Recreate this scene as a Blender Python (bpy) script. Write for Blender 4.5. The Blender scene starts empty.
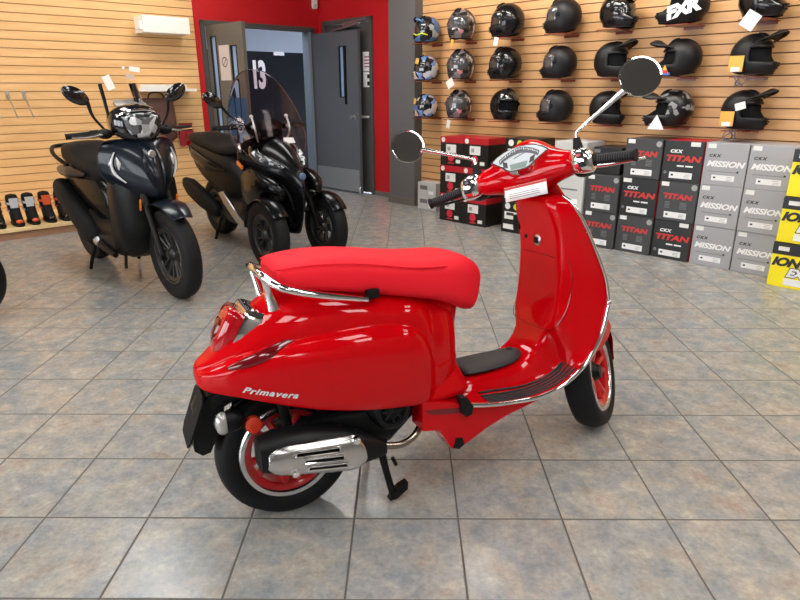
import bpy, bmesh, math, random
from mathutils import Vector, Matrix
PI = math.pi
random.seed(7)
SC = bpy.context.scene
COL = SC.collection

# ------------------------------------------------------------------ camera
def make_camera():
    p, r, y = (math.radians(a) for a in (18.93, -0.17, -0.57))
    F = Vector((math.sin(y)*math.cos(p), math.cos(y)*math.cos(p), -math.sin(p)))
    R0 = Vector((math.cos(y), -math.sin(y), 0)); U0 = R0.cross(F)
    R = math.cos(r)*R0 + math.sin(r)*U0; U = -math.sin(r)*R0 + math.cos(r)*U0
    cd = bpy.data.cameras.new('camera'); cd.sensor_width = 36; cd.lens = 613/800*36
    cd.clip_start = 0.05; cd.clip_end = 100
    co = bpy.data.objects.new('camera', cd); COL.objects.link(co)
    m = Matrix((R, U, -F)).transposed().to_4x4(); m.translation = Vector((0, 0, 1.385))
    co.matrix_world = m; SC.camera = co
make_camera()
VS = SC.view_settings
VS.view_transform = 'Standard'; VS.look = 'None'; VS.gamma = 1; VS.use_curve_mapping = False
VS.exposure = 0.0
W = bpy.data.worlds.new('daylight'); SC.world = W; W.use_nodes = True
WN = W.node_tree.nodes['Background']; WN.inputs[0].default_value = (0.92, 0.96, 1.0, 1); WN.inputs[1].default_value = 8.5

# ------------------------------------------------------------------ materials
def mat(name, col, rough=0.5, metal=0.0, coat=0.0, spec=0.5, emit=None, es=0, trans=0.0, bump=None, coatr=0.03):
    m = bpy.data.materials.new(name); m.use_nodes = True
    b = m.node_tree.nodes['Principled BSDF']
    b.inputs['Base Color'].default_value = (*col, 1); b.inputs['Roughness'].default_value = rough
    b.inputs['Metallic'].default_value = metal; b.inputs['Specular IOR Level'].default_value = spec
    b.inputs['Coat Weight'].default_value = coat; b.inputs['Coat Roughness'].default_value = coatr
    b.inputs['Transmission Weight'].default_value = trans
    if emit: b.inputs['Emission Color'].default_value = (*emit, 1); b.inputs['Emission Strength'].default_value = es
    if bump:
        nt = m.node_tree; sc_, st = bump
        tc = nt.nodes.new('ShaderNodeTexCoord'); n = nt.nodes.new('ShaderNodeTexNoise'); n.inputs['Scale'].default_value = sc_
        n.inputs['Detail'].default_value = 4
        bp = nt.nodes.new('ShaderNodeBump'); bp.inputs['Strength'].default_value = st; bp.inputs['Distance'].default_value = 0.002
        nt.links.new(tc.outputs['Object'], n.inputs['Vector']); nt.links.new(n.outputs['Fac'], bp.inputs['Height'])
        nt.links.new(bp.outputs['Normal'], b.inputs['Normal'])
    return m
def s2l(r, g, b):
    f = lambda c: (c/255/12.92) if c/255 <= 0.04045 else ((c/255+0.055)/1.055)**2.4
    return (f(r), f(g), f(b))
def ramp(nt, pts, interp='LINEAR'):
    n = nt.nodes.new('ShaderNodeValToRGB'); n.color_ramp.interpolation = interp
    e = n.color_ramp.elements
    while len(e) < len(pts): e.new(0.5)
    for i, (p, c) in enumerate(pts): e[i].position = p; e[i].color = (*c, 1)
    return n
def math_node(nt, op, a=None, b=None):
    n = nt.nodes.new('ShaderNodeMath'); n.operation = op
    for i, v in enumerate((a, b)):
        if v is None: continue
        if isinstance(v, (int, float)): n.inputs[i].default_value = v
        else: nt.links.new(v, n.inputs[i])
    return n.outputs[0]

def mat_tile():
    T = 0.3537
    m = bpy.data.materials.new('floor_tile'); m.use_nodes = True; nt = m.node_tree; N = nt.nodes; Lk = nt.links
    b = N['Principled BSDF']
    g = N.new('ShaderNodeNewGeometry'); sp = N.new('ShaderNodeSeparateXYZ'); Lk.new(g.outputs['Position'], sp.inputs[0])
    ux = math_node(nt, 'ADD', math_node(nt, 'DIVIDE', sp.outputs[0], T), 0.4947)
    uy = math_node(nt, 'ADD', math_node(nt, 'DIVIDE', sp.outputs[1], T), -4.913)
    ds = []
    for u in (ux, uy):
        fr = math_node(nt, 'FRACT', u)
        ds.append(math_node(nt, 'MINIMUM', fr, math_node(nt, 'SUBTRACT', 1.0, fr)))
    d = math_node(nt, 'MINIMUM', ds[0], ds[1])
    cid = N.new('ShaderNodeCombineXYZ')
    Lk.new(math_node(nt, 'FLOOR', ux), cid.inputs[0]); Lk.new(math_node(nt, 'FLOOR', uy), cid.inputs[1])
    wn = N.new('ShaderNodeTexWhiteNoise'); Lk.new(cid.outputs[0], wn.inputs['Vector'])
    sc_ = N.new('ShaderNodeVectorMath'); sc_.operation = 'SCALE'; sc_.inputs['Scale'].default_value = 9.0
    Lk.new(wn.outputs['Color'], sc_.inputs[0])
    ad = N.new('ShaderNodeVectorMath'); ad.operation = 'ADD'; Lk.new(g.outputs['Position'], ad.inputs[0]); Lk.new(sc_.outputs[0], ad.inputs[1])
    def noise(scale, det, rough=0.6, dist=0.0):
        n = N.new('ShaderNodeTexNoise'); n.inputs['Scale'].default_value = scale; n.inputs['Detail'].default_value = det
        n.inputs['Roughness'].default_value = rough; n.inputs['Distortion'].default_value = dist
        Lk.new(ad.outputs[0], n.inputs['Vector']); return n
    n1 = noise(13, 9, 0.7, 0.2); n2 = noise(7, 8, 0.66, 0.2); n3 = noise(60, 6, 0.7, 0.1)
    r1 = ramp(nt, [(0.30, s2l(102, 106, 110)), (0.45, s2l(132, 134, 135)), (0.56, s2l(156, 153, 147)), (0.72, s2l(200, 192, 178))])
    Lk.new(n1.outputs['Fac'], r1.inputs[0])
    r2 = ramp(nt, [(0.34, s2l(136, 144, 150)), (0.48, s2l(150, 150, 147)), (0.58, s2l(174, 164, 149)), (0.68, s2l(160, 136, 122))])
    Lk.new(n2.outputs['Fac'], r2.inputs[0])
    mx = N.new('ShaderNodeMix'); mx.data_type = 'RGBA'; mx.inputs[0].default_value = 0.5
    Lk.new(r1.outputs[0], mx.inputs[6]); Lk.new(r2.outputs[0], mx.inputs[7])
    r3 = ramp(nt, [(0.28, (0.80, 0.80, 0.81)), (0.5, (1, 1, 1)), (0.72, (1.18, 1.16, 1.12))])
    Lk.new(n3.outputs['Fac'], r3.inputs[0])
    ml = N.new('ShaderNodeMix'); ml.data_type = 'RGBA'; ml.blend_type = 'MULTIPLY'; ml.inputs[0].default_value = 1
    Lk.new(mx.outputs[2], ml.inputs[6]); Lk.new(r3.outputs[0], ml.inputs[7])
    gm = math_node(nt, 'LESS_THAN', d, 0.0085)
    gx = N.new('ShaderNodeMix'); gx.data_type = 'RGBA'; Lk.new(gm, gx.inputs[0]); Lk.new(ml.outputs[2], gx.inputs[6])
    gx.inputs[7].default_value = (*s2l(84, 80, 74), 1)
    Lk.new(gx.outputs[2], b.inputs['Base Color'])
    rr = math_node(nt, 'ADD', math_node(nt, 'MULTIPLY', n3.outputs['Fac'], 0.16), 0.16)
    Lk.new(math_node(nt, 'MAXIMUM', rr, math_node(nt, 'MULTIPLY', gm, 0.8)), b.inputs['Roughness'])
    hgt = N.new('ShaderNodeMapRange'); hgt.inputs[1].default_value = 0.004; hgt.inputs[2].default_value = 0.016
    Lk.new(d, hgt.inputs[0])
    h2 = math_node(nt, 'ADD', hgt.outputs[0], math_node(nt, 'MULTIPLY', n1.outputs['Fac'], 0.35))
    bp = N.new('ShaderNodeBump'); bp.inputs['Strength'].default_value = 0.45; bp.inputs['Distance'].default_value = 0.004
    Lk.new(h2, bp.inputs['Height']); Lk.new(bp.outputs['Normal'], b.inputs['Normal'])
    b.inputs['Specular IOR Level'].default_value = 0.5
    return m
def mat_wood(name, c1, c2, rough=0.45):
    m = bpy.data.materials.new(name); m.use_nodes = True; nt = m.node_tree; N = nt.nodes; Lk = nt.links
    b = N['Principled BSDF']; tc = N.new('ShaderNodeTexCoord'); mp = N.new('ShaderNodeMapping')
    mp.inputs['Scale'].default_value = (0.9, 1, 7); Lk.new(tc.outputs['Object'], mp.inputs[0])
    n = N.new('ShaderNodeTexNoise'); n.inputs['Scale'].default_value = 2.2; n.inputs['Detail'].default_value = 7; n.inputs['Distortion'].default_value = 0.8
    Lk.new(mp.outputs[0], n.inputs['Vector'])
    r = ramp(nt, [(0.25, c1), (0.75, c2)]); Lk.new(n.outputs['Fac'], r.inputs[0]); Lk.new(r.outputs[0], b.inputs['Base Color'])
    b.inputs['Roughness'].default_value = rough
    return m
def mat_patch(name, cols, scale, rough=0.3, seed=0.0):
    """helmet graphics: large angular colour fields"""
    m = bpy.data.materials.new(name); m.use_nodes = True; nt = m.node_tree; N = nt.nodes; Lk = nt.links
    b = N['Principled BSDF']; tc = N.new('ShaderNodeTexCoord'); mp = N.new('ShaderNodeMapping')
    mp.inputs['Location'].default_value = (seed, seed*0.7, seed*1.3); mp.inputs['Rotation'].default_value = (0.5, 0.3, 0.2)
    Lk.new(tc.outputs['Object'], mp.inputs[0])
    v = N.new('ShaderNodeTexVoronoi'); v.inputs['Scale'].default_value = scale; Lk.new(mp.outputs[0], v.inputs['Vector'])
    sp = N.new('ShaderNodeSeparateColor'); Lk.new(v.outputs['Color'], sp.inputs[0])
    n = len(cols); r = ramp(nt, [(i/n, c) for i, c in enumerate(cols)], 'CONSTANT'); Lk.new(sp.outputs[0], r.inputs[0])
    Lk.new(r.outputs[0], b.inputs['Base Color']); b.inputs['Roughness'].default_value = rough
    return m

M = {}
M['tile'] = mat_tile()
M['wood_l'] = mat_wood('slat_wood', s2l(220, 170, 112), s2l(236, 192, 134))
M['wood_r'] = mat_wood('slat_wood_tan', s2l(204, 152, 100), s2l(224, 174, 120))
M['step_wood'] = mat_wood('step_wood', s2l(222, 188, 130), s2l(240, 214, 164))
M['red_wall'] = mat('red_wall_paint', s2l(196, 14, 24), 0.5)
M['grey_paint'] = mat('grey_paint', s2l(98, 98, 100), 0.5)
M['door_grey'] = mat('door_grey', s2l(92, 94, 98), 0.4)
M['door_olive'] = mat('door_olive_grey', s2l(100, 96, 88), 0.4)
M['frame_grey'] = mat('frame_grey', s2l(78, 76, 74), 0.45)
M['steel'] = mat('brushed_steel', (0.55, 0.56, 0.56), 0.35, 1.0)
M['chrome'] = mat('chrome', (0.86, 0.86, 0.86), 0.06, 1.0)
M['ceiling'] = mat('ceiling_dark', s2l(92, 90, 88), 0.9)
M['wall_plain'] = mat('plain_wall', s2l(112, 108, 104), 0.7)
M['base_stone'] = mat('baseboard', s2l(104, 98, 92), 0.5)
M['white'] = mat('white_plastic', s2l(236, 234, 228), 0.45)
M['paper'] = mat('paper', s2l(240, 240, 238), 0.6)
M['black'] = mat('black_plastic', (0.005, 0.005, 0.0055), 0.42, spec=0.22)
M['black_matte'] = mat('black_matte', (0.006, 0.006, 0.0065), 0.66, spec=0.2, bump=(420, 0.25))
M['black_gloss'] = mat('black_gloss', (0.008, 0.008, 0.009), 0.12, coat=0.6)
M['rubber'] = mat('rubber', (0.007, 0.007, 0.0075), 0.6, spec=0.22)
M['rubber_mat'] = mat('rubber_mat', (0.022, 0.022, 0.024), 0.55)
M['glass_painted_sky'] = mat('door_lite_painted_sky', s2l(150, 178, 214), 0.12)  # sky reflection on the door panes painted in as an opaque blue base
M['red_paint'] = mat('red_scooter_paint', (0.54, 0.0010, 0.0040), 0.5, coat=0.6, spec=0.0)
M['seat_red'] = mat('red_seat_vinyl', (0.84, 0.012, 0.026), 0.6, spec=0.2, bump=(900, 0.12))
M['red_rim'] = mat('red_wheel_paint', (0.55, 0.004, 0.01), 0.3, coat=0.6)
M['lens_red'] = mat('red_lens', (0.40, 0.002, 0.006), 0.10, coat=0.7, spec=0.3)
M['lens_dark'] = mat('dark_red_lens', (0.14, 0.002, 0.005), 0.08, coat=0.7, spec=0.3)
M['lens_clear'] = mat('clear_lens', (0.42, 0.41, 0.40), 0.10, 0.35, coat=1.0)
M['led'] = mat('white_led_strip', (0.72, 0.72, 0.72), 0.15, coat=0.6)
M['alu'] = mat('machined_aluminium', (0.66, 0.66, 0.67), 0.25, 1.0)
M['shield_alu'] = mat('satin_heat_shield', (0.62, 0.61, 0.60), 0.24, 1.0)
M['orange'] = mat('amber_lens', (0.85, 0.18, 0.01), 0.2, coat=0.6)

# ------------------------------------------------------------------ mesh helpers
def NB(): return bmesh.new()
def finish(name, bm, m, parent=None, Mx=None, smooth=40, sub=0, solid=0, loc=None, bev=0):
    if Mx is not None: bm.transform(Mx)
    bmesh.ops.recalc_face_normals(bm, faces=bm.faces[:])
    if smooth:
        a = math.radians(smooth)
        for f in bm.faces: f.smooth = True
        for e in bm.edges:
            if len(e.link_faces) == 2 and e.calc_face_angle(0) > a: e.smooth = False
    me = bpy.data.meshes.new(name); bm.to_mesh(me); bm.free()
    mm = m if isinstance(m, (list, tuple)) else [m]
    for q in mm: me.materials.append(M[q] if isinstance(q, str) else q)
    o = bpy.data.objects.new(name, me); COL.objects.link(o)
    if parent is not None: o.parent = parent
    if loc is not None: o.location = loc
    if solid:
        s = o.modifiers.new('solid', 'SOLIDIFY'); s.thickness = solid; s.offset = -1
    if bev:
        s = o.modifiers.new('bevel', 'BEVEL'); s.width = bev; s.segments = 2; s.limit_method = 'ANGLE'; s.angle_limit = math.radians(40)
    if sub:
        s = o.modifiers.new('sub', 'SUBSURF'); s.levels = sub; s.render_levels = sub
    return o
def box(bm, c, s, rot=None, mi=0):
    r = bmesh.ops.create_cube(bm, size=1)
    mx = Matrix.Translation(Vector(c)) @ ((rot.to_4x4() if rot is not None else Matrix.Identity(4)) @ Matrix.Diagonal((*s, 1)))
    bmesh.ops.transform(bm, matrix=mx, verts=r['verts'])
    if mi:
        for f in {f for v in r['verts'] for f in v.link_faces}: f.material_index = mi
    return r['verts']
def box2(bm, lo, hi, mi=0):
    return box(bm, [(a+b)/2 for a, b in zip(lo, hi)], [abs(b-a) for a, b in zip(lo, hi)], mi=mi)
def bevel_all(bm, w, seg=2, ang=30):
    es = [e for e in bm.edges if len(e.link_faces) == 2 and e.calc_face_angle(0) > math.radians(ang)]
    bmesh.ops.bevel(bm, geom=es, offset=w, segments=seg, affect='EDGES', profile=0.6, clamp_overlap=True)
def loft(bm, rings, close=True, caps=(True, True), loop=False):
    vs = [[bm.verts.new(p) for p in r] for r in rings]; n = len(rings[0]); k = len(vs)
    for i in range(k if loop else k-1):
        A, B = vs[i], vs[(i+1) % k]
        for j in range(n if close else n-1):
            a, b, c, d = A[j], A[(j+1) % n], B[(j+1) % n], B[j]
            bm.faces.new((a, b, c, d))
    if close and not loop:
        if caps[0]: bm.faces.new(list(reversed(vs[0])))
        if caps[1]: bm.faces.new(vs[-1])
    return vs
def catmull(pts, k=6):
    P = [Vector(p) for p in pts]
    if len(P) < 3: return P
    out = []
    for i in range(len(P)-1):
        p0 = P[i-1] if i else 2*P[0]-P[1]; p1, p2 = P[i], P[i+1]; p3 = P[i+2] if i+2 < len(P) else 2*P[-1]-P[-2]
        for j in range(k):
            t = j/k
            out.append(0.5*((2*p1)+(p2-p0)*t+(2*p0-5*p1+4*p2-p3)*t*t+(3*p1-p0-3*p2+p3)*t**3))
    out.append(P[-1]); return out
def tube(bm, pts, r, seg=10, smooth=5, caps=True, flat=1.0):
    """round bar along a path; r a number or one radius per given point"""
    pts = [Vector(p) for p in pts]
    if isinstance(r, (int, float)): rr = [r]*len(pts)
    else: rr = list(r)
    if smooth and len(pts) > 2:
        c = catmull(pts, smooth); n = len(pts)
        r2 = []
        for i in range(len(c)):
            t = i/smooth; a = min(int(t), n-2); f = t-a; r2.append(rr[a]*(1-f)+rr[a+1]*f)
        pts, rr = c, r2
    rings = []; up = None
    for i, p in enumerate(pts):
        t = (pts[min(i+1, len(pts)-1)]-pts[max(i-1, 0)]).normalized()
        if up is None:
            up = Vector((0, 0, 1)) if abs(t.z) < 0.9 else Vector((1, 0, 0))
        u = (up - t*up.dot(t)).normalized(); v = t.cross(u); up = u
        rings.append([p + (u*math.cos(a)*rr[i]*flat + v*math.sin(a)*rr[i]) for a in (2*PI*j/seg for j in range(seg))])
    return loft(bm, rings, caps=(caps, caps))
def lathe(bm, prof, c=(0, 0, 0), axis='y', seg=32, ang=2*PI):
    """prof: list of (radius, height along axis)"""
    rings = []
    full = abs(ang-2*PI) < 1e-6
    for j in range(seg if full else seg+1):
        a = ang*j/seg; ca, sa = math.cos(a), math.sin(a); r_ = []
        for r, h in prof:
            v = {'y': (r*ca, h, r*sa), 'z': (r*ca, r*sa, h), 'x': (h, r*ca, r*sa)}[axis]
            r_.append(Vector(v)+Vector(c))
        rings.append(r_)
    return loft(bm, rings, close=False, loop=full)
def prism(bm, pts, d0, d1, axis='y', mi=0):
    """outline in the plane across `axis`, extruded from d0 to d1"""
    def P(a, b, d): return {'y': (a, d, b), 'x': (d, a, b), 'z': (a, b, d)}[axis]
    A = [bm.verts.new(P(a, b, d0)) for a, b in pts]; B = [bm.verts.new(P(a, b, d1)) for a, b in pts]
    n = len(pts); fs = []
    fs.append(bm.faces.new(A)); fs.append(bm.faces.new(list(reversed(B))))
    for i in range(n): fs.append(bm.faces.new((A[i], B[i], B[(i+1) % n], A[(i+1) % n])))
    for f in fs: f.material_index = mi
    return fs
def sphere(bm, c, s, u=24, v=14, rot=None):
    r = bmesh.ops.create_uvsphere(bm, u_segments=u, v_segments=v, radius=1)
    mx = Matrix.Translation(Vector(c)) @ ((rot.to_4x4() if rot is not None else Matrix.Identity(4)) @ Matrix.Diagonal((*s, 1)))
    bmesh.ops.transform(bm, matrix=mx, verts=r['verts']); return r['verts']
def rrect(w, h, r, n=4, c=(0, 0)):
    o = []
    for cx, cy, a0 in ((w/2-r, h/2-r, 0), (-w/2+r, h/2-r, 90), (-w/2+r, -h/2+r, 180), (w/2-r, -h/2+r, 270)):
        for i in range(n+1):
            a = math.radians(a0+90*i/n); o.append((c[0]+cx+r*math.cos(a), c[1]+cy+r*math.sin(a)))
    return o
def text_bm(body, size, depth=0.0006, shear=0.0, bold=0.0, space=1.0):
    """lettering lying in the x-z plane, facing -y, centred"""
    cu = bpy.data.curves.new('lettering', 'FONT'); cu.body = body; cu.size = size; cu.extrude = depth; cu.shear = shear; cu.offset = bold
    cu.align_x = 'CENTER'; cu.align_y = 'CENTER'; cu.resolution_u = 3; cu.space_character = space
    ob = bpy.data.objects.new('lettering', cu); COL.objects.link(ob)
    dg = bpy.context.evaluated_depsgraph_get(); me = bpy.data.meshes.new_from_object(ob.evaluated_get(dg))
    bm = bmesh.new(); bm.from_mesh(me); bpy.data.objects.remove(ob); bpy.data.curves.remove(cu); bpy.data.meshes.remove(me)
    bm.transform(Matrix.Rotation(PI/2, 4, 'X')); return bm
def empty(name, label, cat, mx=None, group=None):
    o = bpy.data.objects.new(name, None); COL.objects.link(o); o.empty_display_size = 0.1
    if mx is not None: o.matrix_world = mx
    o['label'] = label; o['category'] = cat
    if group: o['group'] = group
    return o
def tag(o, label, cat, group=None):
    o['label'] = label; o['category'] = cat
    if group: o['group'] = group
    return o
def struct(o): o['kind'] = 'structure'; return o
def dup(root, mx, label, group=None):
    r = root.copy(); COL.objects.link(r); r.matrix_world = mx; r['label'] = label
    if group: r['group'] = group
    for ch in list(root.children):
        c = ch.copy(); COL.objects.link(c); c.parent = r
        for g in list(ch.children):
            d = g.copy(); COL.objects.link(d); d.parent = c
    return r

# wall frames: x along the wall (to the right as seen), -y into the room, z up
C0 = Vector((-1.2186, 9.363, 0))
FR = Matrix.Translation(C0) @ Matrix.Rotation(math.radians(-45), 4, 'Z')
FL = Matrix.Translation(C0) @ Matrix.Rotation(math.radians(41.5), 4, 'Z')
def onR(u, off, z, rz=0): return FR @ Matrix.Translation((u, -off, z)) @ Matrix.Rotation(rz, 4, 'Z')
def onL(u, off, z, rz=0): return FL @ Matrix.Translation((u, -off, z)) @ Matrix.Rotation(rz, 4, 'Z')
# ================================================================== the room
CH = 3.25
A_ = FL @ Vector((-10.5, 0, 0)); B_ = FR @ Vector((10.5, 0, 0)); D_ = A_ + (B_ - C0)
def polyslab(name, pts, z0, z1, m):
    bm = NB(); prism(bm, [(p.x, p.y) for p in pts], z0, z1, 'z'); return struct(finish(name, bm, m, smooth=0))
# floor also runs under the doorway into the room beyond
E1 = FL @ Vector((-3.5, 4, 0)); E2 = FL @ Vector((2.5, 4, 0))
bm = NB(); prism(bm, [(p.x, p.y) for p in (A_, FL @ Vector((-3.5, 0, 0)), E1, E2, FR @ Vector((1.5, -0.0, 0)), B_, D_)][::1], -0.05, 0.0, 'z')
struct(finish('floor', bm, 'tile', smooth=0))
bm = NB(); prism(bm, [(p.x, p.y) for p in (A_, FL @ Vector((-3.5, 0, 0)), E1, E2, FR @ Vector((1.5, 0, 0)), B_, D_)], CH, CH+0.05, 'z')
struct(finish('ceiling', bm, 'ceiling', smooth=0))

M['slot_l'] = mat('slot_gap_light', s2l(176, 130, 88), 0.7)
M['slot_r'] = mat('slot_gap_brown', s2l(120, 76, 50), 0.7)
def slatwall(name, F, u0, u1, y, m, z0, pitch, groove=0.009, gd=0.009):
    """profile of boards with dark T-slots, run along the wall"""
    bm = NB(); prof = []; z = 0.0
    k = int(CH/pitch)+1
    prof.append((y, 0.0))
    zz = z0 - pitch*math.floor(z0/pitch)
    while zz < CH-0.02:
        prof += [(y, zz-groove/2), (y+gd, zz-groove/2), (y+gd, zz+groove/2), (y, zz+groove/2)]; zz += pitch
    prof.append((y, CH))
    a = [bm.verts.new((u0, p[0], p[1])) for p in prof]; b = [bm.verts.new((u1, p[0], p[1])) for p in prof]
    for i in range(len(prof)-1):
        f = bm.faces.new((a[i], b[i], b[i+1], a[i+1]))
        if i % 4 in (1, 2, 3): f.material_index = 1
    # closed back so the wall has its thickness
    a2 = [bm.verts.new((u, y+0.02, zz2)) for u, zz2 in ((u0, 0), (u1, 0), (u1, CH), (u0, CH))]; bm.faces.new(a2)
    o = finish(name, bm, [m, m.replace('wood', 'slot')], Mx=None, smooth=0); o.matrix_world = F; return struct(o)
slatwall('wall_left', FL, -10.5, -1.84, -0.02, 'wood_l', 1.378, 0.0852)
slatwall('wall_right', FR, 2.10, 10.5, -0.12, 'wood_r', 1.075, 0.0815)
def wallbox(name, F, lo, hi, m, bev=0):
    bm = NB(); box2(bm, lo, hi); o = finish(name, bm, m, smooth=0); o.matrix_world = F; return struct(o)
def multi(name, F, boxes, m):
    bm = NB()
    for lo, hi in boxes: box2(bm, lo, hi)
    o = finish(name, bm, m, smooth=0); o.matrix_world = F; return struct(o)
# solid backing behind the left boards, and the red wall round the double doorway
wallbox('wall_back', FL, (-10.5, 0.0, 0), (-1.84, 0.12, CH), 'wall_plain')
multi('wall_red', FL, [((-1.84, 0, 0), (-1.76, 0.15, CH)), ((-1.76, 0, 2.20), (-0.10, 0.15, CH)), ((-0.10, 0, 0), (0.02, 0.15, CH))], 'red_wall')
multi('wall_red_side', FR, [((0, 0, 0), (0.10, 0.12, CH)), ((0.10, 0, 2.27), (1.13, 0.12, CH)), ((1.13, 0, 0.06), (1.78, 0.12, CH))], 'red_wall')
wallbox('wall_right_backing', FR, (1.78, 0.0, 0), (10.5, 0.12, CH), 'wall_plain')
wallbox('wall_pillar', FR, (1.68, -0.25, 0.09), (2.12, 0.0, CH), 'grey_paint')
wallbox('baseboard_pillar', FR, (1.67, -0.265, 0), (2.135, 0.0, 0.09), 'base_stone')
wallbox('baseboard_red', FR, (1.13, -0.012, 0), (1.68, 0.1, 0.06), 'base_stone')
# street side: long glazed fronts that let the daylight in
def frontage(name, P, Q, openings, z0, z1):
    d = Q-P; L = d.length; a = math.atan2(d.y, d.x); F = Matrix.Translation(P) @ Matrix.Rotation(a, 4, 'Z')
    bs = []; x = 0
    for s, e in openings:
        bs.append(((x, -0.1, 0), (s, 0.1, CH))); bs.append(((s, -0.1, 0), (e, 0.1, z0))); bs.append(((s, -0.1, z1), (e, 0.1, CH))); x = e
    bs.append(((x, -0.1, 0), (L, 0.1, CH)))
    multi(name, F, bs, 'wall_plain'); return F, L
F1, L1 = frontage('wall_front', A_, D_, [(1.0, 3.2), (3.5, 5.7), (6.0, 8.2)], 0.5, 2.7)
F2, L2 = frontage('wall_street', D_, B_, [], 0.5, 2.7)
n = 0
for F, ops in ((F1, [(1.0, 3.2), (3.5, 5.7), (6.0, 8.2)]),):
    for s, e in ops:
        n += 1; bm = NB()
        for lo, hi in (((s, -0.06, 0.5), (s+0.06, 0.06, 2.7)), ((e-0.06, -0.06, 0.5), (e, 0.06, 2.7)), ((s, -0.06, 0.5), (e, 0.06, 0.56)),
                       ((s, -0.06, 2.64), (e, 0.06, 2.7)), (((s+e)/2-0.025, -0.05, 0.5), ((s+e)/2+0.025, 0.05, 2.7))): box2(bm, lo, hi)
        o = finish('window_%d' % n, bm, 'frame_grey', smooth=0); o.matrix_world = F; struct(o)

# the room beyond the doors
M['beyond'] = mat('cool_white_wall', s2l(206, 216, 230), 0.7)
M['navy'] = mat('navy_panel', s2l(22, 24, 30), 0.6, spec=0.2)
multi('wall_beyond', FL, [((-3.5, 3.9, 0), (2.5, 4.0, CH)), ((-3.5, 0.12, 0), (-3.4, 3.9, CH)), ((2.4, 0.12, 0), (2.5, 3.9, CH)), ((0.06, 0.16, 0), (2.5, 0.24, CH)), ((-3.5, 0.0, CH), (2.5, 4.0, CH+0.06))], 'beyond')
# navy board with the number, standing across the back room
t = empty('number_board', 'navy board with a white 13 seen through the open doorway', 'board', onL(0.15, -1.6, 0))
bm = NB(); box2(bm, (-1.6, 0, 0), (1.7, 0.05, 1.97)); finish('panel', bm, 'navy', t, smooth=0)
bm = text_bm('13', 0.56, 0.004, bold=0.022, space=0.9); bm.transform(Matrix.Diagonal((0.52, 1, 1, 1))); finish('number', bm, 'paper', t, loc=(-0.27, -0.006, 1.60), smooth=0)
bm = NB(); box2(bm, (0.03, -0.012, 1.92), (0.22, 0.0, 1.975)); finish('name_plate', bm, 'paper', t, smooth=0)
ld = bpy.data.lights.new('back_room_lamp', 'AREA'); ld.energy = 60; ld.size = 1.6; ld.color = (0.78, 0.88, 1.0)
lo = bpy.data.objects.new('back_room_lamp', ld); COL.objects.link(lo); lo.matrix_world = FL @ Matrix.Translation((-0.8, 0.9, 3.15))

# door frames
def door_frame(name, F, u0, u1, zt, w=0.055, d0=-0.03, d1=0.13):
    return multi(name, F, [((u0, d0, 0), (u0+w, d1, zt)), ((u1-w, d0, 0), (u1, d1, zt)), ((u0, d0, zt-w), (u1, d1, zt))], 'frame_grey')
door_frame('trim_1', FL, -1.76, -0.10, 2.205)
door_frame('trim_2', FR, 0.10, 1.13, 2.28)
M['jamb_blue'] = mat('jamb_paint', s2l(128, 138, 150), 0.5)
wallbox('trim_3', FL, (-0.19, -0.02, 0), (-0.155, 0.15, 2.15), 'jamb_blue')
def leaf(name, w, h, m, lites, kick, handle_x):
    """door leaf in its own frame: hinge at x=0, face to -y, with cut-out vision strips"""
    bm = NB(); th = 0.045
    xs = sorted({0, w} | {v for l in lites for v in l[:2]})
    for a, b in zip(xs[:-1], xs[1:]):
        cut = [l for l in lites if l[0] <= a+1e-6 and l[1] >= b-1e-6]
        if cut:
            l = cut[0]; box2(bm, (a, 0, 0.01), (b, th, l[2])); box2(bm, (a, 0, l[3]), (b, th, h))
        else: box2(bm, (a, 0, 0.01), (b, th, h))
    o = struct(finish(name, bm, m, smooth=0))
    for l in lites:
        bm = NB()
        for a, b in (((l[0]-.012, -.006, l[2]-.012), (l[0], th+.006, l[3]+.012)), ((l[1], -.006, l[2]-.012), (l[1]+.012, th+.006, l[3]+.012)),
                     ((l[0], -.006, l[2]-.012), (l[1], th+.006, l[2])), ((l[0], -.006, l[3]), (l[1], th+.006, l[3]+.012))): box2(bm, a, b)
        f = finish('lite_frame', bm, 'black', o, smooth=0)
        bm = NB(); box2(bm, (l[0], 0.018, l[2]), (l[1], 0.026, l[3])); finish('glass', bm, 'glass_painted_sky', f, smooth=0)
    if kick:
        bm = NB(); box2(bm, (0.02, -0.004, 0.03), (w-0.02, 0.0, 0.33)); finish('kick_plate', bm, 'kick', o, smooth=0)
    if handle_x:
        bm = NB(); lathe(bm, [(0.0, -0.07), (0.024, -0.066), (0.03, -0.05), (0.022, -0.035), (0.012, -0.03), (0.012, -0.012), (0.034, -0.008), (0.036, 0.0)], (handle_x, 0, 1.03), 'y', 20)
        finish('door_knob', bm, 'steel', o)
    return o
M['kick'] = mat('kick_plate_steel', (0.36, 0.36, 0.36), 0.4, 0.6)
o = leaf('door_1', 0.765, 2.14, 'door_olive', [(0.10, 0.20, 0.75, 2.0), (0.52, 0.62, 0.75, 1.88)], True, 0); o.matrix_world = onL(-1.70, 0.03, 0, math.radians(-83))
pp = empty('door_notice', 'pale paper notice taped to the olive-grey open door leaf', 'sign', o.matrix_world @ Matrix.Translation((0.255, -0.003, 1.50)))
bm = NB(); box2(bm, (0, 0, 0), (0.22, 0.002, 0.40)); finish('sheet', bm, mat('notice_paper', s2l(206, 192, 186), 0.6), pp, smooth=0)
bm = NB(); lathe(bm, [(0.045, 0), (0.06, 0), (0.06, -0.001), (0.045, -0.001), (0.045, 0)], (0.11, -0.0005, 0.21), 'y', 20); box(bm, (0.11, -0.001, 0.21), (0.012, 0.001, 0.12), Matrix.Rotation(0.7, 3, 'Y')); finish('symbol', bm, mat('notice_ink', s2l(110, 96, 98), 0.6), pp, smooth=0)
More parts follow.
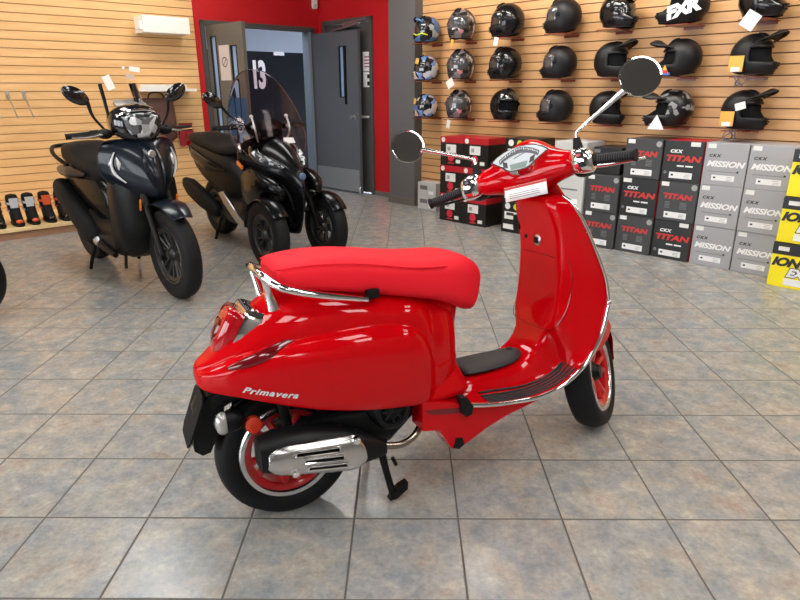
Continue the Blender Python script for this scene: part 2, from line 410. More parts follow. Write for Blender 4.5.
bp = empty('blue_poster', 'blue poster with a white ring on the lower olive-grey door leaf', 'poster', o.matrix_world @ Matrix.Translation((0.39, -0.003, 0.86)))
bm = NB(); box2(bm, (0, 0, 0), (0.36, 0.002, 0.44)); finish('sheet', bm, mat('poster_blue', s2l(44, 88, 124), 0.5), bp, smooth=0)
bm = NB(); lathe(bm, [(0.05, 0), (0.085, 0), (0.085, -0.002), (0.05, -0.002), (0.05, 0)], (0.19, -0.0005, 0.12), 'y', 24); finish('ring', bm, 'paper', bp)
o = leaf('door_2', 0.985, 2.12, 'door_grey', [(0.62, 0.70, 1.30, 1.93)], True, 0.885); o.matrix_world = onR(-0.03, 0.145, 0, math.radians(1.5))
bm = NB(); tube(bm, [(1.0, -0.01, 0.10), (1.0, -0.03, 0.09), (1.0, -0.03, 0.02)], 0.012, smooth=0); finish('door_stop', bm, 'steel', o)
bm = NB(); box2(bm, (0.715, -0.012, 1.20), (0.755, 0.0, 1.94)); finish('lock_guard', bm, 'black', o, smooth=0)
# closed side door with its closer arm and two notices
bm = NB(); box2(bm, (0.155, 0.03, 0.01), (1.075, 0.075, 2.22)); o = struct(finish('door_3', bm, 'frame_grey', smooth=0)); o.matrix_world = FR
bm = NB(); box2(bm, (0.55, -0.03, 2.17), (0.85, 0.03, 2.23)); tube(bm, [(0.30, -0.05, 2.13), (0.86, -0.04, 2.20)], 0.018, smooth=0); tube(bm, [(0.60, -0.04, 2.22), (1.02, -0.02, 2.26)], 0.014, smooth=0)
finish('door_closer', bm, 'steel', o)
bm = NB(); tube(bm, [(0.17, -0.03, 1.04), (0.2, -0.05, 1.04), (1.03, -0.05, 1.04), (1.06, -0.03, 1.04)], 0.022, smooth=0); finish('push_bar', bm, 'steel', o)
t = empty('exit_notice', 'white notice with red print high on the dark side door', 'sign', onR(0.98, -0.026, 1.62))
bm = NB(); box2(bm, (-0.09, -0.002, 0), (0.09, 0, 0.24)); finish('sheet', bm, 'paper', t, smooth=0)
bm = NB()
for k in range(4): box2(bm, (-0.06, -0.003, 0.05+0.04*k), (0.06+0.01*(k % 2), -0.002, 0.065+0.04*k))
finish('print', bm, mat('notice_red', s2l(176, 70, 80), 0.6), t, smooth=0)
t = empty('label_notice', 'white notice with black squares below the red print notice', 'sign', onR(0.98, -0.026, 1.42))
bm = NB(); box2(bm, (-0.09, -0.002, 0), (0.09, 0, 0.19)); finish('sheet', bm, 'paper', t, smooth=0)
bm = NB()
for k in range(2): box2(bm, (-0.01, -0.003, 0.02+0.09*k), (0.06, -0.002, 0.07+0.09*k))
finish('print', bm, 'black', t, smooth=0)
# motion sensor over the doors
t = empty('motion_sensor', 'small white motion sensor high on the red wall above the doors', 'sensor', onL(-0.075, 0, 2.44))
bm = NB(); prism(bm, rrect(0.062, 0.14, 0.028), -0.05, 0, 'y'); bevel_all(bm, 0.012); bm.transform(Matrix.Translation((0, 0, 0.07))); finish('housing', bm, 'white', t)
bm = NB(); sphere(bm, (0, -0.047, 0.045), (0.02, 0.012, 0.022), 16, 8); finish('lens', bm, mat('sensor_lens', (0.6, 0.6, 0.58), 0.2), t)

# fluorescent ceiling panels of the showroom
M['tube_glow'] = mat('panel_glow', (1, 1, 1), 0.5, emit=(1.0, 0.985, 0.96), es=13)
def panel_bm():
    bm = NB()
    for lo, hi in (((-.62, -.32, 0), (.62, -.29, .06)), ((-.62, .29, 0), (.62, .32, .06)), ((-.62, -.29, 0), (-.59, .29, .06)), ((.59, -.29, 0), (.62, .29, .06)), ((-.62, -.32, .055), (.62, .32, .07))): box2(bm, lo, hi)
    return bm
p0 = None
FC = FR
for i, u in enumerate((2.6, 5.0, 7.4, 9.4)):
    for j, v in enumerate((1.9, 4.2, 6.5)):
        mx = FC @ Matrix.Translation((u, -v, CH-0.085))
        lab = 'white fluorescent ceiling panel of the showroom, above the frame'
        if p0 is None:
            p0 = empty('ceiling_light', lab, 'ceiling light', mx, 'showroom ceiling panels')
            finish('frame', panel_bm(), 'white', p0, smooth=0)
            bm = NB(); box2(bm, (-.59, -.29, .012), (.59, .29, .03)); finish('diffuser', bm, 'tube_glow', p0, smooth=0)
        else: dup(p0, mx, lab, 'showroom ceiling panels')

# added fill lamps, unseen above the frame, to brighten the display walls
M['added_fill_glow'] = mat('added_fill_glow', (1, 1, 1), 0.5, emit=(1.0, 0.94, 0.84), es=4.0)
wz = None
def add_wall_fill(F, u, off, power, label):
    global wz
    mx = F @ Matrix.Translation((u, -off, CH-0.10)) @ Matrix.Rotation(math.radians(40), 4, 'X')
    if wz is None:
        wz = empty('added_wall_fill', label, 'ceiling light', mx, 'added wall fill lamps')
        bm = NB(); box2(bm, (-.45, -.06, .012), (.45, .06, .05)); finish('housing', bm, 'white', wz, smooth=0)
        bm = NB(); box2(bm, (-.43, -.05, .006), (.43, .05, .011)); finish('fill_strip', bm, 'added_fill_glow', wz, smooth=0)
    else: dup(wz, mx, label, 'added wall fill lamps')
    ld = bpy.data.lights.new('added_wall_fill_light', 'AREA'); ld.shape = 'RECTANGLE'; ld.size = 0.9; ld.size_y = 0.1; ld.energy = power; ld.color = (1.0, 0.93, 0.82); ld.spread = math.radians(140)
    lo = bpy.data.objects.new('added_wall_fill_light', ld); COL.objects.link(lo); lo.matrix_world = mx
for u in (-6.6, -5.0, -3.4, -2.2): add_wall_fill(FL, u, 1.25, 9, 'added unseen fill lamp above the frame, brightening the left wooden wall')
for u in (2.9, 4.3, 5.7, 7.1): add_wall_fill(FR, u, 1.25, 12, 'added unseen fill lamp above the frame, brightening the helmet wall')
# ================================================================== boxes along the right wall
M['sticker'] = mat('price_sticker', s2l(226, 226, 222), 0.5)
M['carton_grey'] = mat('carton_silver', s2l(160, 160, 163), 0.45)
M['carton_charcoal'] = mat('carton_charcoal', s2l(58, 58, 60), 0.45)
M['carton_black'] = mat('carton_black', s2l(20, 20, 21), 0.4)
M['carton_white'] = mat('carton_white', s2l(196, 196, 194), 0.5)
M['carton_yellow'] = mat('carton_yellow', s2l(248, 228, 8), 0.45)
M['carton_red'] = mat('carton_red', s2l(176, 22, 34), 0.45)
M['ink_red'] = mat('ink_red', s2l(196, 48, 42), 0.5)
M['ink_white'] = mat('ink_white', s2l(232, 232, 232), 0.5)
M['ink_dark'] = mat('ink_dark', s2l(36, 36, 38), 0.5)
M['ink_grey'] = mat('ink_grey', s2l(110, 110, 112), 0.5)
M['seal_grey'] = mat('seal_grey', s2l(158, 158, 156), 0.4)
M['seal_red'] = mat('seal_red', s2l(206, 40, 62), 0.45)
M['yellow_dot'] = mat('yellow_dot', s2l(206, 206, 70), 0.5)
TXT = {}
def txt(key, body, size, shear=0.0, bold=0.0, space=1.0, sx=1.0):
    if key not in TXT:
        bm = text_bm(body, size, 0.0006, shear, bold, space)
        bm.transform(Matrix.Diagonal((sx, 1, 1, 1)))
        me = bpy.data.meshes.new('lettering'); bm.to_mesh(me); bm.free(); TXT[key] = me
    return TXT[key]
def put(name, me, m, parent, loc):
    me2 = me if not me.materials else me
    if not me.materials: me.materials.append(M[m])
    o = bpy.data.objects.new(name, me2); COL.objects.link(o); o.parent = parent; o.location = loc; return o
def carton(name, label, mx, w, d, h, m, group, side=None):
    t = empty(name, label, 'box', mx, group)
    bm = NB(); box2(bm, (-w/2, 0, 0), (w/2, d, h))
    bmesh.ops.bevel(bm, geom=bm.edges[:], offset=0.003, segments=1, affect='EDGES')
    # closing flap seam round the top
    if side:
        for f in bm.faces:
            if abs(f.normal.x) > 0.9 or f.normal.z > 0.9: f.material_index = 1
    finish('carton', bm, [m, side] if side else m, t, smooth=0)
    return t
def flat(name, t, x, z, w, h, m, y=-0.0012, r=0.0):
    bm = NB()
    if r: prism(bm, rrect(w, h, r, 3), y, 0.0006, 'y')
    else: box2(bm, (-w/2, y, -h/2), (w/2, 0.0006, h/2))
    return finish(name, bm, m, t, smooth=0, loc=(x, 0, z))
def disc(name, t, x, z, r, m, y=-0.0014):
    bm = NB(); prism(bm, [(r*math.cos(2*PI*i/20), r*math.sin(2*PI*i/20)) for i in range(20)], y, 0.0006, 'y')
    return finish(name, bm, m, t, smooth=0, loc=(x, 0, z))
def barcode_label(t, x, z, w, h):
    l = flat('shipping_label', t, x, z, w, h, 'ink_white')
    bm = NB()
    box2(bm, (-w*.42, -.0022, -h*.12), (-w*.32, -.0010, h*.18))
    for k in range(3): box2(bm, (w*.16, -.0022, -h*.34+k*.012), (w*.40, -.0010, -h*.30+k*.012))
    finish('label_print', bm, 'ink_dark', l, smooth=0)
BW, BD, BH = 0.318, 0.36, 0.328
def box_mission(label, mx):
    t = carton('helmet_box', label, mx, BW, BD, BH, 'carton_grey', 'silver boxes')
    put('lettering', txt('mission', 'MISSION', 0.060, 0.28, 0.0026, 1.0, 1.20), 'ink_white', t, (0.0, -0.0012, 0.165))
    put('brand_mark', txt('ckx', 'CKX', 0.030, 0.25, 0.0012, 1.3, 1.2), 'ink_dark', t, (-0.085, -0.0012, 0.228))
    flat('price_sticker', t, -0.112, 0.302, 0.062, 0.034, 'sticker')
    barcode_label(t, 0.0, 0.06, 0.17, 0.042)
    bm = NB(); box2(bm, (-0.12, -.0014, -.002), (0.10, .0005, .002)); finish('small_print', bm, 'ink_grey', t, smooth=0, loc=(0, 0, 0.108))
    disc('seal', t, 0.10, 0.112, 0.008, 'ink_dark')
    return t
def box_titan(label, mx, black):
    t = carton('helmet_box', label, mx, BW, BD, BH, 'carton_black' if black else 'carton_charcoal', 'dark boxes with red lettering', 'carton_red' if black else None)
    put('lettering', txt('titan', 'TITAN', 0.058, 0.14, 0.0028, 1.0, 1.42) if not black else txt('titanb', 'TITAN', 0.064, 0.18, 0.003, 1.0, 1.52), 'ink_red', t, (0.0, -0.0012, 0.205 if not black else 0.185))
    if black:
        put('brand_mark', txt('ckxw', 'CKX', 0.034, 0.2, 0.0018, 1.2, 1.2), 'ink_white', t, (-0.06, -0.0012, 0.243))
        flat('tagline', t, -0.01, 0.128, 0.055, 0.012, 'ink_white'); flat('tagline', t, 0.06, 0.128, 0.06, 0.012, 'ink_white')
        disc('seal', t, -0.128, 0.07, 0.014, 'ink_grey')
        flat('price_sticker', t, 0.09 if black == 1 else -0.11, 0.305, 0.075, 0.034, 'sticker')
    else:
        bm = NB()
        for k in range(5):
            box2(bm, (-0.095, -.0014, -0.012*k), (-0.055, .0005, -0.012*k+0.005)); box2(bm, (0.03, -.0014, -0.012*k), (0.085, .0005, -0.012*k+0.005))
        finish('small_print', bm, 'ink_grey', t, smooth=0, loc=(0, 0, 0.155))
        disc('seal', t, 0.128, 0.292, 0.024, 'seal_grey'); flat('price_sticker', t, -0.11, 0.305, 0.062, 0.034, 'sticker')
    barcode_label(t, 0.0, 0.052, 0.185, 0.05)
    return t
rowname = ['bottom', 'middle', 'top']
OFF = 0.525
for c, u in enumerate((5.782, 6.108)):
    for r in range(3):
        box_mission('silver-grey box with white slanted lettering, %s row, %s of its two columns' % (rowname[r], ['left', 'right'][c]),
                    onR(u+random.uniform(-.001, .001), OFF+random.uniform(0, .012), r*(BH+.0015), random.uniform(-.003, .003)))
tit = {(0, 0): 0, (0, 1): 0, (1, 0): 0, (1, 1): 2, (1, 2): 0, (2, 0): 1, (2, 1): 0, (2, 2): 1}
for (c, r), b in tit.items():
    cn = ['leftmost column', 'middle column', 'column beside the silver boxes'][c]
    box_titan('%s box with red lettering, %s row, %s' % ('black' if b else 'charcoal', rowname[r], cn), onR((4.802, 5.130, 5.456)[c]+random.uniform(-.001, .001), OFF+(0.05, .03, .012)[c]+random.uniform(0, .01), r*(BH+.0015), random.uniform(-.003, .003)), b)
# plain black carton on top of the leftmost dark column
t = carton('shoe_box', 'plain black carton on top of the leftmost column of dark boxes', onR(4.775, 0.50, 2*(BH+.001)), 0.27, 0.32, 0.235, 'carton_black', None)
flat('price_sticker', t, -0.10, 0.20, 0.06, 0.03, 'ink_grey')
# yellow cartons nearest the camera
YW = 0.36
for r in range(3):
    t = carton('helmet_box', 'bright yellow box with a black lid, %s of the stack at the right edge' % ['bottom', 'middle', 'topmost'][r], onR(6.275+YW/2+.004*r, 0.735-.012*r, r*(0.329)), YW, 0.36, 0.325, 'carton_yellow', 'yellow boxes')
    bm = NB(); box2(bm, (-YW/2-.001, -.002, 0.0), (YW/2+.001, .362, 0.085)); finish('lid', bm, 'carton_black', t, smooth=0, loc=(0, 0, 0.241))
    flat('price_sticker', t, -0.11, 0.285, 0.07, 0.03, 'sticker', y=-0.004)
    put('lettering', txt('sc1', 'ION', 0.085, 0.3, 0.0045, 0.95, 1.15), 'ink_dark', t, (-0.085, -0.0014, 0.185))
    put('lettering_below', txt('sc2', 'EXO', 0.085, 0.3, 0.0045, 0.9, 1.05), 'ink_white', t, (0.02, -0.0020, 0.112))
    put('lettering_outline', txt('sc3', 'EXO', 0.085, 0.3, 0.0095, 0.9, 1.05), 'ink_dark', t, (0.02, -0.0012, 0.112))
    flat('shipping_label', t, 0.0, 0.045, 0.15, 0.05, 'ink_white')
# black boxes with a red band and round red seal
for c, u in enumerate((3.065, 3.392)):
    for r in range(3):
        t = carton('helmet_box', 'black box with red band and round red seal, %s row, %s of two columns' % (rowname[r], ['left', 'right'][c]), onR(u, 0.645, r*0.304), 0.322, 0.35, 0.30, 'carton_black', 'black boxes with red seals')
        bm = NB(); box2(bm, (-0.162, -.002, 0), (0.162, .351, 0.062)); finish('lid_band', bm, 'carton_red', t, smooth=0, loc=(0, 0, 0.2395))
        disc('corner_tab', t, -0.12, 0.268, 0.026, 'sticker', y=-0.004)
        l = flat('shipping_label', t, -0.01, 0.178, 0.14, 0.088, 'sticker')
        bm = NB(); box2(bm, (-.05, -.0022, -.02), (-.01, -.001, .02)); finish('label_print', bm, 'seal_grey', l, smooth=0)
        disc('seal', t, -0.01, 0.085, 0.042, 'seal_red')
        flat('small_print', t, -0.01, 0.028, 0.08, 0.014, 'ink_red')
        flat('price_sticker', t, 0.09, 0.05, 0.06, 0.036, 'sticker')
# wide black box stack with white and yellow dots, half hidden behind the red scooter
for r in range(3):
    t = carton('helmet_box', 'black box with white and yellow dots, %s of the stack behind the red handlebar' % ['bottom', 'middle', 'topmost'][r], onR(3.93, 0.645, r*0.311), 0.34, 0.36, 0.31, 'carton_black', 'black boxes with dots')
    disc('white_dot', t, -0.10, 0.268, 0.032, 'sticker'); disc('yellow_dot', t, 0.0, 0.268, 0.030, 'yellow_dot')
    l = flat('shipping_label', t, -0.05, 0.175, 0.17, 0.075, 'sticker')
    bm = NB(); box2(bm, (-.06, -.0022, .0), (.03, -.001, .028)); finish('label_print', bm, 'ink_dark', l, smooth=0)
    flat('price_sticker', t, -0.08, 0.06, 0.13, 0.05, 'sticker')
# white cartons
for r in range(3):
    t = carton('helmet_box', 'pale grey-white carton, %s of the stack behind the scooter neck' % ['bottom', 'middle', 'topmost'][r], onR(4.46, 0.60, r*0.311), 0.33, 0.34, 0.31, 'carton_white', 'white cartons')
    flat('print_band', t, 0.02, 0.19, 0.17, 0.014, 'ink_grey')
    flat('shipping_label', t, 0.05, 0.08, 0.13, 0.05, 'paper')
for r in range(2):
    t = carton('shoe_box', 'small white carton at the foot of the grey pillar, %s of two' % ['lower', 'upper'][r], onR(2.40, 0.32, r*0.1635), 0.30, 0.17, 0.162, 'carton_white', 'small white cartons')
    l = flat('shipping_label', t, -0.05, 0.10, 0.12, 0.05, 'ink_grey')
    flat('price_sticker', t, 0.07, 0.045, 0.08, 0.04, 'paper')
M['shelf_red'] = mat('tinted_acrylic', s2l(140, 52, 40), 0.25)
# ================================================================== helmets on the right wall
M['h_matte'] = mat('helmet_matte_black', (0.007, 0.007, 0.008), 0.45, spec=0.35)
M['h_gloss'] = mat('helmet_gloss_black', (0.006, 0.006, 0.007), 0.2, coat=0.35, spec=0.3)
M['h_liner'] = mat('helmet_liner', (0.006, 0.006, 0.007), 0.85, spec=0.1)
M['h_visor'] = mat('helmet_visor', (0.02, 0.02, 0.022), 0.05, coat=1.0)
M['h_clear'] = mat('helmet_clear_visor', (0.06, 0.06, 0.063), 0.06, coat=1.0)
M['h_gfxA'] = mat_patch('helmet_blue_black', [s2l(24, 26, 30), s2l(30, 30, 34), s2l(70, 104, 150), s2l(22, 22, 24), s2l(150, 152, 150)], 13, 0.25, 0.3)
M['h_gfxA2'] = mat_patch('helmet_white_red_blue', [s2l(30, 30, 34), s2l(190, 190, 196), s2l(150, 40, 60), s2l(40, 40, 46), s2l(110, 140, 190), s2l(214, 190, 160)], 15, 0.25, 1.3)
M['h_gfxB'] = mat_patch('helmet_grey_white_red', [s2l(36, 36, 38), s2l(190, 182, 182), s2l(120, 112, 114), s2l(46, 44, 46), s2l(190, 120, 124), s2l(70, 68, 70)], 20, 0.22, 2.1)
M['h_gfxF'] = mat_patch('helmet_black_white_fleck', [s2l(16, 16, 17), s2l(16, 16, 17), s2l(18, 18, 18), s2l(16, 16, 17), s2l(14, 14, 15), s2l(140, 140, 140)], 30, 0.35, 0.9)
M['tag_yellow'] = mat('tag_yellow', s2l(226, 170, 70), 0.5)
M['tag_blue'] = mat('tag_blue', s2l(80, 100, 160), 0.5)
M['neon'] = mat('neon_stripe', s2l(196, 206, 50), 0.4)
M['strap_grey'] = mat('strap_grey', s2l(96, 92, 100), 0.5)
def sst(a, b, x):
    t = max(0, min(1, (x-a)/(b-a))); return t*t*(3-2*t)
def hsurf(th, ph, chin, off=0.0, chinz=0.0):
    """helmet surface: th azimuth (0 = front), ph elevation; origin at the head centre"""
    c, s = math.cos(ph), math.sin(ph)
    lx = 0.150 if math.cos(th) < 0 else 0.142
    x = (lx+off)*c*math.cos(th); y = (0.126+off)*c*math.sin(th); z = (0.142+off)*s
    if ph < 0:                                     # sides drop straight, the chin bar pushes forward
        k = math.cos(ph*0.55)/max(c, 1e-3); k = 1+(k-1)*0.85
        x *= k; y *= k
        if math.cos(th) > 0:
            w = math.cos(th)**2*sst(0, -0.55, ph); x += chin*w; z -= chinz*w
        else: x *= 1-0.10*sst(-0.2, -0.9, ph); z += 0.02*sst(-0.2, -0.9, ph)*(-math.cos(th))
    else: x += 0.25*chin*max(0, math.cos(th))**4*sst(0.9, 0, ph)*0.4
    return Vector((x, y, max(z, -0.128-chinz)+0.138))
def helmet_meshes(kind, m, chin, open_, peak, visor):
    """returns list of (name, bm, material)"""
    out = []; NT, NP = 44, 24
    phs = [PI/2*0.985-(PI/2*0.985+1.12)*i/NP for i in range(NP+1)]
    bm = NB(); rows = [[bm.verts.new(hsurf(2*PI*j/NT, p, chin)) for j in range(NT)] for p in phs]
    bm.faces.new(rows[0])
    for i in range(NP):
        for j in range(NT):
            th = 2*PI*(j+0.5)/NT; th = th if th < PI else th-2*PI; pm = (phs[i]+phs[i+1])/2
            if open_ and abs(th) < 1.15 and -0.30 < pm < 0.36: continue
            bm.faces.new((rows[i][j], rows[i][(j+1) % NT], rows[i+1][(j+1) % NT], rows[i+1][j]))
    out.append(('shell', bm, m, 0.006))
    bm = NB()
    rows = [[bm.verts.new(hsurf(2*PI*j/24, p, chin*0.85, -0.02)+Vector((0, 0, 0.006))) for j in range(24)] for p in phs[::3]]
    bm.faces.new(rows[0]); bm.faces.new(list(reversed(rows[-1])))
    for i in range(len(rows)-1):
        for j in range(24): bm.faces.new((rows[i][j], rows[i][(j+1) % 24], rows[i+1][(j+1) % 24], rows[i+1][j]))
    out.append(('liner', bm, 'h_liner', 0))
    bm = NB(); ring = [hsurf(2*PI*j/40, -1.08, chin)+Vector((0, 0, -0.001)) for j in range(40)]
    tube(bm, ring+[ring[0]], 0.005, 6, 0, False); out.append(('neck_trim', bm, 'rubber', 0))
    if visor:
        bm = NB(); g = []
        lift = 0.62 if visor == 'up' else 0.0
        for i in range(7):
            p = (0.46+lift)-(0.46+0.34)*i/6
            g.append([hsurf(-1.22+2.44*j/18, p if visor != 'up' else max(p, 0.1), chin*0.3, 0.007) for j in range(19)])
        loft(bm, g, close=False); out.append(('visor', bm, 'h_clear' if visor == 'clear' else 'h_visor', 0.003))
        for sg in (-1, 1):
            bm = NB(); q = hsurf(sg*1.28, 0.04, chin, 0.004); lathe(bm, [(0, 0.008*sg), (0.02, 0.006*sg), (0.022, -0.004*sg)], q, 'y', 16)
            out.append(('visor_pivot', bm, 'black', 0))
    # chin vent and top vents
    bm = NB()
    for k in range(3):
        q = hsurf(0, -0.42-0.13*k, chin, 0.002); box(bm, q, (0.012, 0.055-0.012*k, 0.009))
    out.append(('chin_vent', bm, 'rubber', 0))
    bm = NB()
    for sg in (-1, 1):
        pts = [hsurf(sg*0.30, 0.75+0.2*k, chin, 0.003) for k in range(4)]; tube(bm, pts, [0.004, 0.011, 0.010, 0.004], 8, 3)
    out.append(('top_vents', bm, 'black', 0))
    if peak:
        ln, up = peak; bm = NB(); g = []
        for i in range(7):
            t = i/6; row = []
            for j in range(11):
                s = -1+2*j/10; b = hsurf(s*(1.05-0.25*t), 0.52+0.18*(1-abs(s)), chin, 0.012)
                tip = Vector((ln*(1-0.30*s*s), -0*s, up*(1-0.2*s*s)))
                row.append(b + tip*t + Vector((0, (b.y)*(-0.18*t), 0.028*math.sin(PI*t)*(1-s*s))))
            g.append(row)
        loft(bm, g, close=False); out.append(('peak', bm, m if m != 'h_gfxF' else 'h_matte', 0.006))
    return out
HMAST = {}
def helmet(key, mx, label, kind=None, scale=1.0):
    t = empty('helmet', label, 'helmet', mx @ Matrix.Diagonal((scale, scale, scale, 1)), 'helmets on the wall')
    if key not in HMAST:
        HMAST[key] = [finish(n, bm, m, t, solid=sl, smooth=50) for n, bm, m, sl in helmet_meshes(key, *HK[key])]
    else:
        for o in HMAST[key]:
            c = o.copy(); COL.objects.link(c); c.parent = t
    return t
HK = {'gfxA': ('h_gfxA', 0.030, False, (0.045, 0.01), 'dark'), 'gfxA2': ('h_gfxA2', 0.030, False, None, 'dark'), 'gfxB': ('h_gfxB', 0.026, False, None, 'clear'),
      'full': ('h_gloss', 0.022, False, None, 'dark'), 'mod': ('h_gloss', 0.0, True, None, 'up'), 'matte': ('h_matte', 0.034, False, None, 'clear'),
      'dual': ('h_matte', 0.062, True, (0.115, 0.045), None), 'dualv': ('h_gloss', 0.058, False, (0.085, 0.0), 'dark'), 'mx': ('h_matte', 0.082, True, (0.125, 0.015), None),
      'mxf': ('h_gfxF', 0.082, True, (0.125, -0.01), None)}
cols = [2.36, 2.86, 3.47, 4.09, 4.62, 5.23, 5.78]; rows_ = [1.878, 1.478, 1.078]
rn = ['top row', 'middle row', 'bottom row']
shelf0 = None
def pricetag(t, loc, w, h, m, rz=0.0, tri=False, ry=0.2):
    bm = NB()
    if tri: prism(bm, [(-w/2, -h/2), (w/2, -h/2), (0.0, h/2)], -0.001, 0.001, 'y')
    else: box2(bm, (-w/2, -0.001, -h/2), (w/2, 0.001, h/2))
    o = finish('price_tag', bm, m, t, smooth=0, loc=loc); o.rotation_euler = (0, ry, rz); return o
HD = 0.30
toward = lambda deg: math.radians(deg)
spec = {}
for c, u in enumerate(cols):
    for r, z in enumerate(rows_):
        mxs = onR(u, 0.122, z-0.004)
        lab = 'thin red-tinted shelf under the helmet, %s, %s from the grey pillar' % (rn[r], ['first', 'second', 'third', 'fourth', 'fifth', 'sixth', 'seventh'][c])
        if shelf0 is None:
            shelf0 = empty('helmet_shelf', lab, 'shelf', mxs, 'helmet shelves')
            bm = NB(); prism(bm, [(a, b-0.17) for a, b in rrect(0.22, 0.34, 0.05)], -0.006, -0.001, 'z'); finish('plate', bm, 'shelf_red', shelf0, smooth=0)
            bm = NB(); box2(bm, (-0.08, -0.004, -0.022), (0.08, 0.0, -0.001)); finish('back_lip', bm, 'shelf_red', shelf0, smooth=0)
        else: dup(shelf0, mxs, lab, 'helmet shelves')
L_, R2, F_ = 180+28, -16, -90
HS = [ # col,row,key,facing,scale,label
 (0, 0, 'gfxA', -118, 1.0, 'black helmet with blue patch and neon zigzag, top row beside the grey pillar'),
 (0, 1, 'gfxA2', -118, .98, 'white and blue patterned helmet, middle row beside the grey pillar'),
 (0, 2, 'gfxA2', -118, .92, 'white and blue patterned helmet, bottom row beside the grey pillar'),
 (1, 0, 'gfxB', -80, 1.13, 'grey, white and pink patterned helmet with yellow tag, top row'),
 (1, 1, 'gfxB', -80, 1.13, 'grey, white and pink patterned helmet, middle row, white tag below it'),
 (1, 2, 'gfxB', -80, 1.10, 'grey, white and pink patterned helmet, bottom row above the red-banded boxes'),
 (2, 0, 'full', -145, 1.13, 'round glossy black full-face helmet, top row, third from the grey pillar'),
 (2, 1, 'full', -145, 1.12, 'round glossy black full-face helmet, middle row, third from the grey pillar'),
 (2, 2, 'mod', -14, 1.12, 'glossy black open helmet with its front raised, bottom row, third from pillar'),
 (3, 0, 'matte', L_, 1.08, 'matte black helmet facing left with clear visor, top row, fourth from pillar'),
 (3, 1, 'matte', L_, 1.06, 'matte black helmet facing left with clear visor, middle row, fourth from pillar'),
 (3, 2, 'matte', L_, 1.08, 'matte black helmet facing left with clear visor, bottom row above the pale cartons'),
 (4, 0, 'dualv', R2, 1.06, 'black adventure helmet facing right with dark visor, top row, fifth from pillar'),
 (4, 1, 'dual', R2, 1.08, 'black peaked adventure helmet just left of the round chrome mirror'),
 (4, 2, 'dual', R2, 1.04, 'black peaked adventure helmet behind the chrome mirror stalk, bottom row'),
 (5, 0, 'mx', L_, 1.08, 'black motocross helmet with bold white letters, top row'),
 (5, 1, 'mx', L_, 1.06, 'plain black motocross helmet with pink and blue tag right of the mirror'),
 (5, 2, 'mxf', L_, 1.08, 'black white-flecked motocross helmet with white triangular tag, bottom row'),
 (6, 0, 'dualv', R2, 1.06, 'black adventure helmet with tilted white tag, top row at the right'),
 (6, 1, 'dual', R2, 1.08, 'black peaked helmet with yellow tag and wide open face, middle row at the right'),
 (6, 2, 'dual', R2, 1.06, 'black helmet with yellow tag and small white sticker, bottom row at the right')]
for c, r, key, face, sc_, lab in HS:
    t = helmet(key, onR(cols[c]+random.uniform(-.012, .012), HD, rows_[r]+0.001, math.radians(face+random.uniform(-4, 4))), lab, scale=sc_)
    spec[(c, r)] = t
def on_helmet(t, th, ph, chin, off=0.014): return hsurf(math.radians(th), ph, chin, off)
# graphics and tags
t = spec[(0, 0)]
bm = NB(); g = [[hsurf(a, b+0.07*(1 if k % 2 else -1), 0.03, 0.010), hsurf(a, b-0.10+0.07*(1 if k % 2 else -1), 0.03, 0.010)] for k, (a, b) in enumerate([(-1.3+0.43*i, -0.30) for i in range(7)])]
loft(bm, g, close=False); finish('neon_stripe', bm, 'neon', t, solid=0.002)
def hang(t, key, x, y, z, w, h, m, tri=False, ang=0.0, tilt=0.2):
    """paper tag facing the room, on a helmet turned by its own yaw"""
    inv = t.matrix_world.to_quaternion().inverted(); q = FR.to_quaternion()
    o = pricetag(t, (0, 0, 0), w, h, m, tri=tri)
    loc = t.matrix_world.inverted() @ (t.matrix_world.translation + q @ Vector((x, y, z)))
    o.location = loc; o.rotation_mode = 'QUATERNION'; o.rotation_quaternion = inv @ q @ Matrix.Rotation(tilt, 3, 'Y').to_quaternion(); return o
hang(spec[(1, 0)], '', 0.02, -0.175, -0.035, 0.03, 0.07, 'tag_yellow'); hang(spec[(1, 1)], '', -0.0, -0.175, -0.03, 0.085, 0.075, 'sticker', tilt=-0.5); hang(spec[(1, 2)], '', -0.0, -0.175, -0.05, 0.045, 0.08, 'sticker')
hang(spec[(2, 0)], '', -0.0, -0.18, -0.045, 0.045, 0.07, 'sticker'); hang(spec[(0, 1)], '', 0.0, -0.15, 0.21, 0.05, 0.06, 'tag_yellow'); hang(spec[(0, 2)], '', -0.04, -0.15, 0.18, 0.04, 0.07, 'tag_yellow')
hang(spec[(0, 2)], '', -0.02, -0.155, 0.11, 0.06, 0.05, 'tag_blue')
hang(spec[(5, 1)], '', -0.05, -0.185, 0.055, 0.075, 0.07, 'tag_yellow', tri=True, tilt=0); hang(spec[(5, 1)], '', -0.05, -0.186, 0.022, 0.09, 0.02, 'tag_blue', tilt=0); hang(spec[(5, 1)], '', -0.05, -0.187, 0.04, 0.05, 0.02, 'seal_red', tilt=0)
hang(spec[(5, 2)], '', -0.05, -0.19, 0.045, 0.13, 0.11, 'paper', tri=True, tilt=0)
hang(spec[(6, 0)], '', 0.01, -0.19, -0.02, 0.10, 0.11, 'sticker', tilt=0.55)
for r in (1, 2): hang(spec[(6, r)], '', -0.055, -0.155, 0.085, 0.095, 0.105, 'tag_yellow', tilt=0.0); hang(spec[(6, r)], '', -0.055, -0.157, 0.045, 0.06, 0.03, 'sticker', tilt=0.0)
hang(spec[(6, 2)], '', 0.03, -0.16, 0.18, 0.07, 0.05, 'sticker', tilt=-0.3)
